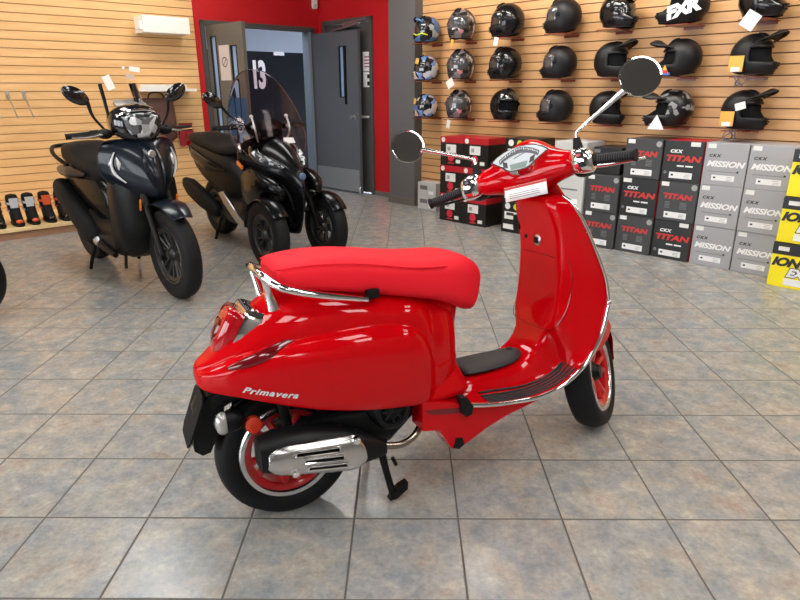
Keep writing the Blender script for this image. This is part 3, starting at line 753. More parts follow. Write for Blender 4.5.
for k in ((6, 1), (6, 2)):
    t = spec[k]; bm = NB(); 
    inv = t.matrix_world.inverted() @ FR
    base = FR.inverted() @ t.matrix_world.translation
    for j in range(5):
        p = [base + Vector((-0.03+0.016*j+random.uniform(-.02, .02), -0.190-random.uniform(0, .01), -0.0)), base+Vector((random.uniform(-.05, .05), -0.195, -0.05)), base+Vector((random.uniform(-.05, .04), -0.195, -0.075))]
        tube(bm, [inv @ q for q in p], 0.008, 6, 4, flat=0.4)
    finish('chin_strap', bm, 'strap_grey', t)
t = spec[(5, 0)]
o = put('lettering', txt('fxr', 'FXR', 0.13, 0.1, 0.008, 0.85, 1.2), 'ink_white', t, (0, 0, 0))
o.matrix_local = t.matrix_world.inverted() @ (FR @ Matrix.Translation(FR.inverted() @ t.matrix_world.translation + Vector((0.02, -0.155, 0.10))) @ Matrix.Rotation(-0.25, 4, 'Y') @ Matrix.Rotation(-0.05, 4, 'X'))

# ================================================================== left wall: shelf, box, hooks, tags, boots on the step
t = empty('wall_box', 'long white box mounted high on the wooden wall left of the red doorway', 'display box', onL(-2.285, 0.02, 2.005))
bm = NB(); box2(bm, (-0.27, -0.28, 0), (0.27, 0.0, 0.178)); bevel_all(bm, 0.008); finish('housing', bm, 'white', t, smooth=0)
bm = NB(); box2(bm, (-0.305, -0.26, 0.03), (-0.272, -0.16, 0.12)); finish('end_bracket', bm, 'white', t, smooth=0)
t = empty('wall_shelf', 'white shelf on the wooden wall behind the navy scooter mirror', 'shelf', onL(-2.335, 0.02, 1.375))
bm = NB(); box2(bm, (-0.33, -0.27, 0), (0.33, 0.0, 0.03)); finish('board', bm, 'white', t, smooth=0)
bm = NB(); box2(bm, (-0.335, -0.285, 0.0), (0.20, -0.27, 0.075)); finish('front_lip', bm, 'white', t, smooth=0)
t = empty('hanging_bag', 'brown bag hanging under the white wall shelf', 'bag', onL(-2.44, 0.10, 0.80))
bm = NB(); loft(bm, [[(x, -y, z) for x, y in rrect(w, d, d*0.45, 3)] for w, d, z in ((.30, .06, 0), (.40, .12, .04), (.42, .14, .25), (.40, .10, .45), (.34, .04, .50))]); finish('body', bm, mat('brown_leather', s2l(92, 60, 50), 0.55), t)
bm = NB(); tube(bm, [(-.10, 0, .49), (-.06, 0, .555), (.06, 0, .555), (.10, 0, .49)], 0.008, 6); finish('handle', bm, 'black', t)
t = empty('red_gloves', 'pair of red gloves hanging below the white shelf on the wooden wall', 'gloves', onL(-2.11, 0.07, 0.78))
for k, (dx, r) in enumerate(((-.05, .2), (.06, -.15))):
    bm = NB()
    loft(bm, [[(dx+x+z*r*.4, y, z) for x, y in rrect(w, d, d*.45, 3)] for w, d, z in ((.05, .02, 0), (.085, .03, .03), (.095, .035, .11), (.07, .03, .17), (.09, .04, .22))])
    for f in range(4): tube(bm, [(dx-.03+.02*f, 0, .02), (dx-.032+.021*f, -.01, -.05-.01*(f in (1, 2)))], 0.010, 6, 0)
    tube(bm, [(dx+.04, 0, .10), (dx+.075, -.01, .05)], .011, 6, 0)
    finish('glove', bm, mat('red_glove', s2l(150, 26, 36), 0.6) if k == 0 else bpy.data.materials['red_glove'], t)
hk = None
for i, u in enumerate((-4.10, -3.955, -3.808)):
    lab = 'slanted chrome display hook on the left wooden wall, %s of three' % ['leftmost', 'middle', 'rightmost'][i]
    if hk is None:
        hk = empty('display_hook', lab, 'hook', onL(u, 0.021, 1.31), 'display hooks')
        bm = NB(); box2(bm, (-0.018, -0.008, 0.0), (0.018, 0.0, 0.075)); finish('plate', bm, 'steel', hk, smooth=0)
        bm = NB(); tube(bm, [(0, -0.005, 0.05), (0, -0.10, -0.03), (0, -0.28, -0.185), (0, -0.29, -0.165)], 0.007, 8, 0); finish('arm', bm, 'steel', hk)
    else: dup(hk, onL(u, 0.021, 1.31), lab, 'display hooks')
for u, z, w, h, r, lab in ((-2.93, 1.47, .09, .16, -.35, 'white paper tag on the wooden wall behind the navy scooter stalk'), (-2.62, 1.62, .12, .055, .15, 'white paper strip on the wooden wall under the white box'), (-2.745, 1.635, .03, .03, .3, 'tiny white paper scrap left of the white strip on the wall'), (-2.68, 1.54, .10, .06, .1, 'faded grey sticker on the wooden wall below the white strip')):
    t = tag(finish('paper_tag', (lambda b: (box2(b, (-w/2, -.002, -h/2), (w/2, 0, h/2)), b)[1])(NB()), 'paper' if 'faded' not in lab else mat('faded_sticker', s2l(206, 184, 168), .6), smooth=0), lab, 'tag')
    t.matrix_world = onL(u, 0.0205, z) @ Matrix.Rotation(r, 4, 'Y')
t = empty('display_step', 'low pale wood step carrying boots along the left wall', 'platform', onL(-5.0, 0.03, 0))
bm = NB(); box2(bm, (-2.4, -0.84, 0.0), (1.75, 0.0, 0.075)); finish('riser', bm, mat('riser_brown', s2l(160, 118, 88), 0.6), t, smooth=0)
bm = NB(); box2(bm, (-2.42, -0.865, 0.0755), (1.76, 0.0, 0.112)); bevel_all(bm, .004); finish('top_board', bm, 'step_wood', t, smooth=0)
def ringe(cx, cy, rx, ry, z, n=16, p=2.4, tilt=0.0):
    o = []
    for i in range(n):
        a = 2*PI*i/n; c, s = math.cos(a), math.sin(a)
        x = cx+rx*math.copysign(abs(c)**(2/p), c); y = cy+ry*math.copysign(abs(s)**(2/p), s); o.append((x, y, z+tilt*(y-cy)))
    return o
def boot(label, mx, accent, toe):
    t = empty('riding_boot', label, 'boot', mx, 'boots on the step')
    bm = NB(); loft(bm, [ringe(0, -.06, .046, .145, 0), ringe(0, -.06, .050, .150, .012), ringe(0, -.06, .048, .147, .026)]); finish('sole', bm, 'rubber', t)
    bm = NB(); loft(bm, [ringe(0, -.062, .046, .142, .024), ringe(0, -.058, .047, .138, .055), ringe(0, -.03, .046, .105, .09, tilt=-.12), ringe(0, .012, .048, .066, .14, tilt=-.1), ringe(0, .02, .052, .064, .21), ringe(0, .02, .056, .066, .29)]); finish('upper', bm, 'black_matte', t, sub=1)
    bm = NB()
    for z, r, w in ((.13, .054, .020), (.20, .058, .024)): loft(bm, [ringe(0, .015, r, .070, z-w/2), ringe(0, .015, r+.003, .073, z), ringe(0, .015, r, .070, z+w/2)], caps=(False, False))
    finish('strap', bm, accent, t)
    bm = NB(); prism(bm, [(-.03, .16), (.03, .16), (.036, .25), (-.036, .25)], -.064, -.046, 'y'); bevel_all(bm, .005); finish('shin_plate', bm, accent, t, smooth=0)
    bm = NB(); sphere(bm, (0, -.165, .045), (.030, .030, .022), 14, 8); finish('toe_cap', bm, toe, t)
    return t
M['boot_orange'] = mat('boot_orange', s2l(214, 84, 44), 0.45); M['boot_white'] = mat('boot_white', s2l(196, 196, 200), 0.4)
for u, a, tt, lab in ((-4.365, 'black_gloss', 'black_gloss', 'all black riding boot at the left edge of the frame'), (-4.205, 'boot_white', 'boot_orange', 'black boot with white shin plate and orange toe, left of the pair'), (-4.065, 'boot_white', 'boot_orange', 'black boot with white shin plate and orange toe, right of the pair'),
                      (-3.915, 'boot_orange', 'black_gloss', 'black boot with orange straps beside the white-plated pair'), (-3.77, 'boot_orange', 'black_gloss', 'black boot with orange straps half hidden behind the muffler')):
    boot(lab, onL(u, 0.64, 0.1125) @ Matrix.Diagonal((1.08, 1.1, 1.05, 1)), a, tt)
# ================================================================== the red scooter
def half_sym(pts):
    """right half contour (from top centre down the right side, y<0) -> full open ring from left bottom over the top to right bottom"""
    L = [Vector((x, -y, z)) for x, y, z in reversed(pts)]; 
    return L[:-1] + [Vector(p) for p in pts] if abs(pts[0][1]) < 1e-6 else L + [Vector(p) for p in pts]
def superring(cx, cy, cz, ry, rz, n=24, p=2.4, top=None):
    """closed ring in the y-z plane at x=cx"""
    o = []
    for i in range(n):
        a = 2*PI*i/n; c, s = math.cos(a), math.sin(a); q = p if (top is None or s < 0) else top
        o.append(Vector((cx, cy+ry*math.copysign(abs(c)**(2/q), c), cz+rz*math.copysign(abs(s)**(2/q), s))))
    return o
def wheel_parts(parent, name, Rr, Wt, rim, Mx, spoke_m, lip_m, hub_m, nsp=5, twin=True, spoke_r=0.011, hub=0.045):
    """tyre, rim, spokes and hub, axle along y at the origin of Mx"""
    w = finish(name, (lambda b: (lathe(b, [(rim, -Wt*.38), (rim+.006, -Wt*.44), (rim+.02, -Wt*.495), (Rr-.03, -Wt*.5), (Rr-.014, -Wt*.43), (Rr-.004, -Wt*.26), (Rr, -Wt*.09), (Rr, Wt*.09), (Rr-.004, Wt*.26), (Rr-.014, Wt*.43), (Rr-.03, Wt*.5), (rim+.02, Wt*.495), (rim+.006, Wt*.44), (rim, Wt*.38)], seg=56), b)[1])(NB()), 'tyre', parent, Mx, smooth=60)
    w['label'] = 'black tyre'
    bm = NB(); lathe(bm, [(rim+.002, -Wt*.42), (rim-.003, -Wt*.455), (rim-.016, -Wt*.445), (rim-.020, -Wt*.40), (rim-.022, -Wt*.30), (rim-.022, Wt*.30), (rim-.020, Wt*.40), (rim-.016, Wt*.445), (rim-.003, Wt*.455), (rim+.002, Wt*.42)], seg=56)
    finish('rim_lip', bm, lip_m, w, Mx)
    bm = NB(); lathe(bm, [(rim-.0205, -Wt*.39), (rim-.030, -Wt*.36), (rim-.042, -Wt*.28), (rim-.042, Wt*.28), (rim-.0205, Wt*.39)], seg=48); finish('rim_barrel', bm, spoke_m, w, Mx)
    bm = NB()
    for k in range(nsp):
        for d in ((-.13, .13) if twin else (0,)):
            a = 2*PI*k/nsp+d; b = 2*PI*k/nsp+d*1.7
            p0 = Vector((hub*.8*math.cos(a), -.006, hub*.8*math.sin(a))); p1 = Vector(((rim-.02)*math.cos(b), -Wt*.22, (rim-.02)*math.sin(b)))
            tube(bm, [p0, p0.lerp(p1, .5)+Vector((0, -.004, 0)), p1], [spoke_r*1.3, spoke_r, spoke_r*1.25], 8, 3)
    finish('spokes', bm, spoke_m, w, Mx)
    bm = NB(); lathe(bm, [(0, -.05), (hub*.6, -.048), (hub*.75, -.03), (hub, -.02), (hub*1.05, .02), (hub*.7, .05), (0, .052)], seg=24); finish('hub', bm, hub_m, w, Mx)
    return w
def mat_tyre():
    m = bpy.data.materials.new('tyre_rubber'); m.use_nodes = True; nt = m.node_tree; N = nt.nodes; Lk = nt.links; b = N['Principled BSDF']
    b.inputs['Base Color'].default_value = (.008, .008, .009, 1); b.inputs['Roughness'].default_value = .6; b.inputs['Specular IOR Level'].default_value = .22
    n = N.new('ShaderNodeTexNoise'); n.inputs['Scale'].default_value = 60; tc = N.new('ShaderNodeTexCoord'); Lk.new(tc.outputs['Object'], n.inputs['Vector'])
    bp = N.new('ShaderNodeBump'); bp.inputs['Strength'].default_value = .25; bp.inputs['Distance'].default_value = .002; Lk.new(n.outputs['Fac'], bp.inputs['Height']); Lk.new(bp.outputs['Normal'], b.inputs['Normal'])
    return m
M['tyre'] = mat_tyre()

RS = Matrix.Translation((-.405, 1.81, 0.0)) @ Matrix.Rotation(math.radians(25.5), 4, 'Z') @ Matrix.Rotation(math.radians(-4), 4, 'X')
red = empty('motor_scooter', 'glossy red scooter with red seat and chrome trim, in the foreground', 'scooter', RS)

# --- rear bodywork
def body_pts(x, zt, yc, zc, w, zw, zb, wb):
    """right half: rounded spine, cowl crease at (yc, zc), bulge, tuck under"""
    p = []
    for t in (0, .22, .45, .66, .83, .94):
        a = t*PI/2; e = .8+.75*sst(.06, -.10, x)*sst(-.262, -.20, x); p.append((x, -yc*math.sin(a)**(.8+.25*(e-.8)), zc+.006+(zt-zc-.006)*max(0, math.cos(a))**e))
    p += [(x, -yc, zc+.005), (x, -yc-.0035, zc)]
    for t in (.25, .5, .76, 1.0):
        a = t*PI/2; p.append((x, -(yc+.004+max(0, w-yc-.004)*math.sin(a)), zw+(zc-zw)*math.cos(a)))
    for t in (.3, .58, .8, .94, 1.0):
        a = t*PI/2; p.append((x, -(wb+(w-wb)*math.cos(a)), zw-(zw-zb)*math.sin(a)))
    return p
BODY = [(-.268, .560, .016, .553, .028, .545, .528, .026), (-.258, .585, .034, .570, .066, .553, .520, .060), (-.235, .594, .058, .578, .098, .562, .512, .088), (-.19, .638, .088, .602, .132, .570, .505, .118), (-.12, .708, .122, .630, .168, .584, .488, .150),
        (-.03, .780, .148, .646, .195, .588, .460, .176), (.07, .805, .160, .656, .211, .586, .428, .190), (.18, .792, .166, .664, .219, .580, .402, .198), (.28, .775, .168, .662, .219, .570, .385, .198), (.37, .757, .167, .652, .213, .556, .372, .193), (.425, .746, .164, .632, .205, .536, .365, .186),
        (.462, .739, .161, .598, .193, .506, .361, .176), (.484, .735, .158, .550, .178, .474, .361, .166), (.496, .732, .156, .500, .162, .450, .363, .157), (.506, .729, .154, .470, .157, .440, .366, .153), (.54, .720, .146, .475, .148, .440, .370, .143), (.58, .710, .130, .480, .131, .440, .375, .127), (.61, .702, .108, .480, .109, .440, .38, .105), (.628, .695, .080, .480, .081, .440, .385, .078), (.636, .68, .04, .480, .041, .44, .39, .04)]
bm = NB(); rings = []
for b in BODY:
    h = body_pts(*b); rings.append(half_sym(h))
loft(bm, rings, close=False)
bm.faces.new([v for v in bm.verts][:len(rings[0])])
body = finish('rear_body', bm, 'red_paint', red, smooth=60, sub=2, solid=.004)
# neck under the seat down to the footboard
bm = NB()
def hring(z, x0, x1, w, n=20, p=3.0, wx=0.0):
    o = []
    for i in range(n):
        a = 2*PI*i/n; c, s = math.cos(a), math.sin(a)
        o.append(Vector(((x0+x1)/2+(x1-x0)/2*math.copysign(abs(c)**(2/p), c), w*math.copysign(abs(s)**(2/p), s), z)))
    return o
loft(bm, [hring(.71, .30, .668, .098), hring(.66, .30, .664, .100), hring(.60, .30, .650, .104), hring(.53, .3, .638, .112), hring(.47, .3, .638, .124), hring(.42, .3, .652, .145), hring(.37, .3, .68, .17), hring(.335, .3, .70, .185)])
finish('neck', bm, 'red_paint', red, smooth=60, sub=1)
# under-tail shadow box: battery tray and engine guard, black
bm = NB(); loft(bm, [superring(-.14, 0, .50, .10, .03, 16), superring(0, 0, .515, .13, .04, 16), superring(.2, 0, .50, .15, .07, 16), superring(.42, 0, .46, .15, .08, 16)]); finish('inner_liner', bm, 'black', red)

def flank(x, z):
    """y of the right flank at x, z, above or below the widest line"""
    for i in range(len(BODY)-1):
        if BODY[i][0] <= x <= BODY[i+1][0]:
            t = (x-BODY[i][0])/(BODY[i+1][0]-BODY[i][0]); p = body_pts(*[a*(1-t)+b*t for a, b in zip(BODY[i], BODY[i+1])])
            for k in range(2, len(p)-1):
                if p[k+1][2] <= z <= p[k][2]:
                    f = (p[k][2]-z)/(p[k][2]-p[k+1][2]+1e-9); return p[k][1]*(1-f)+p[k+1][1]*f
    return -.15
# --- seat
SEAT = [(-.014, .820, .868, .078), (-.006, .806, .884, .108), (.03, .795, .893, .130), (.12, .785, .899, .146), (.24, .762, .893, .155), (.36, .735, .872, .158), (.46, .712, .856, .157), (.56, .686, .853, .150), (.63, .656, .850, .139), (.69, .630, .828, .120), (.728, .626, .800, .098), (.748, .645, .772, .072), (.759, .672, .745, .042)]
bm = NB(); rings = []
for x, zb, zt, w in SEAT:
    o = []; n = 28
    for i in range(n):
        a = 2*PI*i/n; c, s = math.cos(a), math.sin(a)
        yy = w*math.copysign(abs(c)**(2/3.6), c); zz = math.copysign(abs(s)**(2/(3.0 if s > 0 else 5)), s)
        zc = zb+(zt-zb)*.52; hz = (zt-zc) if s > 0 else (zc-zb)
        yy *= 1-.10*max(0, (zz))**2 + (.0)
        zf = zc+hz*zz; o.append(Vector((x-max(0, (x-.56)/.19)*.22*max(0, .775-zf), yy, zf)))
    rings.append(o)
loft(bm, rings); seat = finish('seat', bm, 'seat_red', red, smooth=70, sub=1)
bm = NB(); pts = []
for x, zb, zt, w in SEAT[1:-5]: pts.append((x, -w*.955, zb+(zt-zb)*.80))
tube(bm, pts, .0032, 6, 4); pts = [(x, -y, z) for x, y, z in pts]; tube(bm, pts, .0032, 6, 4); finish('piping', bm, 'seat_red', seat)
bm = NB(); box2(bm, (.262, -.168, .752), (.305, -.135, .782)); bevel_all(bm, .006); finish('seat_latch', bm, 'black', red)
# --- chrome grab rail
bm = NB()
R_ = [(.262, -.166, .752), (.16, -.172, .776), (.07, -.172, .799), (.0, -.160, .822), (-.040, -.110, .848), (-.052, -.04, .860), (-.052, .04, .860), (-.040, .110, .848), (.0, .160, .822), (.07, .172, .799), (.16, .172, .776), (.262, .166, .752)]
tube(bm, R_, [.009, .011, .0125]+[.0125]*6+[.0125, .011, .009], 12, 6)
for s in (-1, 1): tube(bm, [(-.040, s*.098, .843), (-.030, s*.088, .80), (-.015, s*.080, .745)], [.010, .013, .023], 10, 4)
finish('grab_rail', bm, 'chrome', red)

# --- tail light
NRM = Vector((-.89, 0, .456)); UPV = Vector((.456, 0, .89)); CT = Vector((-.108, 0, .650))
def tl(u, v, d): return CT + Vector((0, u*1.15, 0)) + UPV*(v*1.12) + NRM*d
out = [(-.066, .080), (.066, .080), (.078, .060), (.070, .0), (.054, -.066), (.034, -.092), (-.034, -.092), (-.054, -.066), (-.070, .0), (-.078, .060)]
def tring(k, d, dv=0.0): return [tl(u*k, v*k+dv, d) for u, v in out]
bm = NB(); loft(bm, [tring(1.18, -.11), tring(1.16, -.05), tring(1.09, .024), tring(1.02, .038), tring(.86, .040), tring(.84, .030)], caps=(True, True)); bz = finish('tail_light_bezel', bm, 'chrome', red, smooth=50)
bm = NB(); loft(bm, [tring(.87, .018), tring(.87, .050), tring(.82, .068, .003), tring(.64, .080, .006), tring(.32, .085, .008)]); finish('tail_light_lens', bm, 'lens_red', bz, smooth=45)
bm = NB(); loft(bm, [tring(.42, .080, -.004), tring(.36, .088, -.002), tring(.22, .091, .0)]); finish('lamp_core', bm, 'lens_dark', bz, smooth=45)
def on_surf(o, q, d):
    dg = bpy.context.evaluated_depsgraph_get(); e = o.evaluated_get(dg); ok, l, n, i = e.closest_point_on_mesh(q)
    if (q-l).dot(n) < 0 and (q-l).length > .02: n = -n
    return l+n*d
# --- indicators let into the body
for s in (-1, 1):
    bm = NB()
    P = [Vector((x, flank(x, z)+.004, z)) for x, z in ((-.185, .590), (-.14, .604), (-.09, .620), (-.045, .636), (.0, .652), (.03, .662))]
    P = [on_surf(body, q, .001) for q in P]
    wid = [.006, .016, .021, .020, .013, .004]; rings = []
    for i, p in enumerate(P):
        t = (P[min(i+1, 5)]-P[max(i-1, 0)]).normalized(); out_n = Vector((-.30, -.80, .52)).normalized(); side = t.cross(out_n).normalized(); out_n = side.cross(t).normalized()
        rings.append([p + side*wid[i]*math.cos(a) + out_n*.013*math.sin(a)*(wid[i]/.021) for a in (2*PI*k/12 for k in range(12))])
    rings = [[Vector((q.x, q.y*(-s), q.z)) for q in r] for r in rings]
    loft(bm, rings); finish('indicator_lens', bm, 'lens_dark', red, sub=1)

M['reflector'] = mat('orange_red_reflector', (.72, .05, .02), .15, coat=.8)
M['mirror'] = mat('mirror_glass', (.80, .82, .82), .01, 1.0)
# --- rear mudguard, number plate holder, lamps
bm = NB(); rings = []
for a in range(-2, 8):
    an = math.radians(118+a*13.5); r = .262
    rings.append([Vector((r*math.cos(an)*1.0, y, .245+r*math.sin(an)+.006*(1-(y/.075)**2))) for y in (-.075, -.06, -.03, 0, .03, .06, .075)])
loft(bm, rings[:4], close=False); finish('rear_mudguard', bm, 'black', red, solid=.006, sub=1)
bm = NB(); loft(bm, [superring(-.10, 0, .49, .075, .03, 16, 3), superring(-.20, 0, .475, .070, .034, 16, 3), superring(-.262, 0, .44, .05, .036, 16, 3), superring(-.285, 0, .415, .035, .03, 16, 3)]); finish('plate_bracket', bm, 'black', red)
bm = NB(); prism(bm, [(-.225, .50), (-.262, .455), (-.296, .375), (-.298, .315), (-.275, .295), (-.250, .300), (-.218, .360), (-.196, .425), (-.19, .49)], -.058, .058, 'y'); bevel_all(bm, .008)
pb = finish('plate_flap', bm, 'black_matte', red, smooth=40)
bm = NB(); prism(bm, [(-.085, .075), (-.06, .095), (.06, .095), (.085, .075), (.085, -.05), (.065, -.075), (-.065, -.075), (-.085, -.05)], -.003, .003, 'x'); bevel_all(bm, .001)
finish('plate_holder', bm, 'black_matte', pb, Matrix.Translation((-.288, 0, .405)) @ Matrix.Rotation(math.radians(22), 4, 'Y'), smooth=30)
for s in (-1, 1):
    bm = NB(); tube(bm, [(-.18, s*.05, .42), (-.20, s*.085, .415)], .012, 8, 0); finish('indicator_stalk', bm, 'black', red)
    bm = NB(); sphere(bm, (-.188, s*.100, .412), (.050, .028, .036), 18, 12); finish('indicator_shell', bm, 'black', red)
    bm = NB(); sphere(bm, (-.210, s*.104, .411), (.025, .0255, .038), 18, 12); finish('indicator_bulb_lens', bm, 'lens_clear', red)
    bm = NB(); lathe(bm, [(0, -.012*1), (.026, -.010), (.028, .006)], (-.118, s*.10, .385), 'y', 20); finish('side_reflector', bm, 'reflector', red)

# --- rear wheel
wheel_parts(red, 'rear_tyre', .236, .122, .166, Matrix.Translation((0, 0, .236)) @ Matrix.Rotation(.25, 4, 'Y'), 'red_rim', 'alu', 'black', 5, True, .012, .05)
# --- engine, fan cover, swing arm
bm = NB(); loft(bm, [superring(-.03, .02, .25, .03, .06, 16), superring(.08, .0, .27, .075, .085, 16, 3), superring(.22, -.02, .29, .12, .10, 16, 3), superring(.34, -.02, .30, .12, .10, 16, 3), superring(.44, -.01, .32, .09, .06, 16, 3)]); eng = finish('engine', bm, 'black', red, smooth=50)
bm = NB(); lathe(bm, [(0, -.190), (.030, -.186), (.034, -.176), (.040, -.176), (.046, -.192), (.060, -.190), (.072, -.175), (.074, -.12)], (.325, 0, .365), 'y', 28); finish('fan_cover', bm, 'black', eng)
bm = NB()
for k in range(8):
    a = 2*PI*k/8; tube(bm, [(.325+.014*math.cos(a), -.188, .365+.014*math.sin(a)), (.325+.040*math.cos(a), -.188, .365+.040*math.sin(a))], .004, 6, 0)
finish('fan_grille', bm, 'rubber', eng)
bm = NB()
for k in range(7): lathe(bm, [(.045, .30+.018*k), (.066, .302+.018*k), (.066, .308+.018*k), (.045, .310+.018*k)], (0, -.03, .33), 'x', 20)
finish('cooling_fins', bm, 'rubber', eng)
bm = NB(); tube(bm, [(-.02, .09, .25), (.15, .10, .27), (.35, .08, .30)], [.05, .055, .06], 12, 3); finish('transmission_case', bm, 'black', red)
bm = NB(); tube(bm, [(-.01, -.075, .238), (.10, -.085, .29), (.26, -.09, .33)], [.02, .024, .03], 10, 3); finish('swing_arm', bm, 'black', red)
for a_, b_ in (((.02, .10, .28), (-.02, .11, .48)), ((.0, -.10, .27), (-.03, -.10, .5))):
    bm = NB(); tube(bm, [a_, b_], .017, 10, 0); finish('shock_absorber', bm, 'black', red)
# --- exhaust
bm = NB(); rings = []
for x, cz, ry, rz in ((-.130, .318, .030, .034), (-.124, .318, .048, .056), (-.07, .315, .058, .068), (.03, .303, .060, .074), (.13, .284, .058, .070), (.21, .260, .046, .056), (.27, .243, .030, .036), (.295, .236, .022, .024)):
    rings.append(superring(x, -.175, cz, ry, rz, 22, 2.6))
loft(bm, rings); mf = finish('muffler', bm, 'black', red, smooth=50)
# heat shield: bulged plate on a grid with three open slots, slightly downhill towards the front
us = [-.158, -.155, -.148, -.135, -.115, -.095, -.078, -.064, -.05, -.036, -.01, .02, .045, .066, .076, .086, .10, .115, .13, .145, .154, .158]
vs_ = [-1, -.985, -.93, -.80, -.66, -.56, -.34, -.24, -.10, .14, .25, .36, .60, .72, .84, .94, .985, 1]
SL = [(-.078, .066, .36, .60), (-.05, .076, -.10, .14), (-.036, .086, -.56, -.34)]
def shp(u, v):
    e = 1.0
    if u < -.115: e = math.sqrt(max(0.30, 1-((-.115-u)/.050)**2))
    if u > .115: e = math.sqrt(max(0.25, 1-((u-.115)/.050)**2))
    hh = (.048+.016*(u+.158)/.316)*e*v
    du = -.010*v if u > .05 else 0
    c, s_ = math.cos(math.radians(-8)), math.sin(math.radians(-8))
    bul = .010*v*v+.014*abs(v)**6+(.014 if u < 0 else .010)*(abs(u)/.158)**4
    return Vector((.050+(u+du)*c-hh*s_, -.250+bul, .288+(u+du)*s_+hh*c))
bm = NB(); G = [[bm.verts.new(shp(u, v)) for v in vs_] for u in us]
for a in range(len(us)-1):
    for b in range(len(vs_)-1):
        um, vm = (us[a]+us[a+1])/2, (vs_[b]+vs_[b+1])/2
        if any(l[0] < um < l[1] and l[2] < vm < l[3] for l in SL): continue
        bm.faces.new((G[a][b], G[a+1][b], G[a+1][b+1], G[a][b+1]))
finish('heat_shield', bm, 'shield_alu', mf, smooth=60, solid=.004)
for l in SL:
    bm = NB(); loop_ = [shp(l[0]+(l[1]-l[0])*k/8, l[3]) for k in range(9)] + [shp(l[1]-(l[1]-l[0])*k/8, l[2]) for k in range(9)]
    tube(bm, [p+Vector((0, -.001, 0)) for p in loop_]+[loop_[0]+Vector((0, -.001, 0))], .0028, 6, 0, False); finish('slot_rim', bm, 'chrome', mf)
bm = NB()
for x, z in ((.172, .322), (-.030, .262)): lathe(bm, [(0, -.254), (.006, -.254), (.007, -.250), (.012, -.249), (.013, -.236)], (x, 0, z), 'y', 12)
finish('screws', bm, 'chrome', mf)
bm = NB(); tube(bm, [(.29, -.172, .238), (.36, -.165, .222), (.42, -.150, .235), (.46, -.125, .275), (.46, -.09, .32)], .0125, 12, 5); finish('exhaust_pipe', bm, mat('exhaust_pipe_steel', (.33, .28, .23), .25, 1.0), red)
# --- stand
bm = NB(); tube(bm, [(.30, -.115, .22), (.315, -.125, .12), (.335, -.135, .02)], [.016, .013, .013], 8, 3); prism(bm, [(.318, .004), (.345, .004), (.388, .030), (.390, .058), (.36, .048), (.335, .03)], -.148, -.118, 'y')
tube(bm, [(.34, -.13, .16), (.352, -.135, .13)], .007, 6, 0); finish('stand_leg', bm, 'black', red, smooth=50)
bm = NB(); tube(bm, [(.31, .115, .22), (.33, .14, .12), (.36, .17, .045)], [.016, .013, .013], 8, 3); finish('stand_leg', bm, 'black', red)
bm = NB(); box2(bm, (.285, -.13, .20), (.325, .13, .235)); bevel_all(bm, .006); finish('stand_pivot', bm, 'black', red)

# --- leg shield and footboard: one pressed shell
BACK = [ # x_c, z_c, x_e, z_e, half width
 (.600, .372, .600, .322, .186), (.70, .374, .70, .308, .200), (.80, .376, .80, .300, .206), (.88, .382, .90, .298, .209), (.945, .402, 1.00, .320, .212), (.992, .448, 1.085, .370, .215), (1.018, .51, 1.145, .440, .217), (1.033, .575, 1.182, .520, .218),
 (1.042, .64, 1.203, .615, .218), (1.046, .71, 1.188, .700, .212), (1.046, .78, 1.160, .780, .203), (1.040, .85, 1.128, .855, .192), (1.024, .91, 1.098, .915, .186), (1.008, .955, 1.074, .962, .174), (1.000, .988, 1.060, .994, .156), (1.002, 1.012, 1.046, 1.016, .126)]
def back_row(r, n=25):
    xc, zc, xe, ze, w = r; row = []
    fl = sst(.45, .50, zc)                        # 0 on the floor, 1 on the upright
    for j in range(n):
        s = -1+2*j/(n-1); a = abs(s)
        k = sst(.50, .92, a) if fl > .5 else sst(.42, .62, a)*.92+.08*a
        if fl > .5: k = (max(0, a-.58)/.42)**1.5
        row.append(Vector((xc+(xe-xc)*k, w*s, zc+(ze-zc)*k)))
    return row
bm = NB(); g = [back_row(r) for r in BACK]
vs = loft(bm, g, close=False)
# front / underside shell sharing the rim
FRONT = [(.600, .20), (.70, .22), (.80, .235), (.90, .25), (1.01, .275), (1.10, .33), (1.17, .41), (1.225, .50), (1.262, .60), (1.266, .69), (1.248, .77), (1.218, .85), (1.182, .92), (1.150, .965), (1.115, 1.00), (1.08, 1.02)]
g2 = []
for (xc, zc, xe, ze, w), (xf, zf) in zip(BACK, FRONT):
    row = []
    for j in range(25):
        s = -1+2*j/24; k = 1-(1-(1-abs(s))**1.0)**2.2 if False else (1-abs(s)**2.4)
        row.append(Vector((xe+.002+(xf-xe)*k, (w+.0)*s, ze+(zf-ze)*k)))
    g2.append(row)
vf = loft(bm, g2, close=False)
for i in range(len(vs)-1):
    bm.faces.new((vs[i][0], vs[i+1][0], vf[i+1][0], vf[i][0])); bm.faces.new((vs[i][-1], vf[i][-1], vf[i+1][-1], vs[i+1][-1]))
for a, b in ((vs[0], vf[0]), (vs[-1], vf[-1])):
    for j in range(24): bm.faces.new((a[j], a[j+1], b[j+1], b[j]))
shield = finish('leg_shield', bm, 'red_paint', red, smooth=55, sub=1)
# chrome edging on both sides, with its joint at the widest point
for s in (-1, 1):
    e = [Vector((r[2]+.002, s*(r[4]+.003), r[3]+.001)) for r in BACK]
    bm = NB(); tube(bm, e[0:9], [.010]+[.0085]*7+[.007], 10, 5); tr = finish('shield_trim', bm, 'chrome', red); tr['label'] = 'chrome edging'
    bm = NB(); tube(bm, e[8:], [.0065]*(len(e)-10)+[.006, .005], 10, 5); finish('shield_trim', bm, 'chrome', red)['label'] = 'chrome edging'
    bm = NB(); sphere(bm, e[8], (.012, .009, .014), 12, 8); finish('trim_joint', bm, 'chrome', tr)
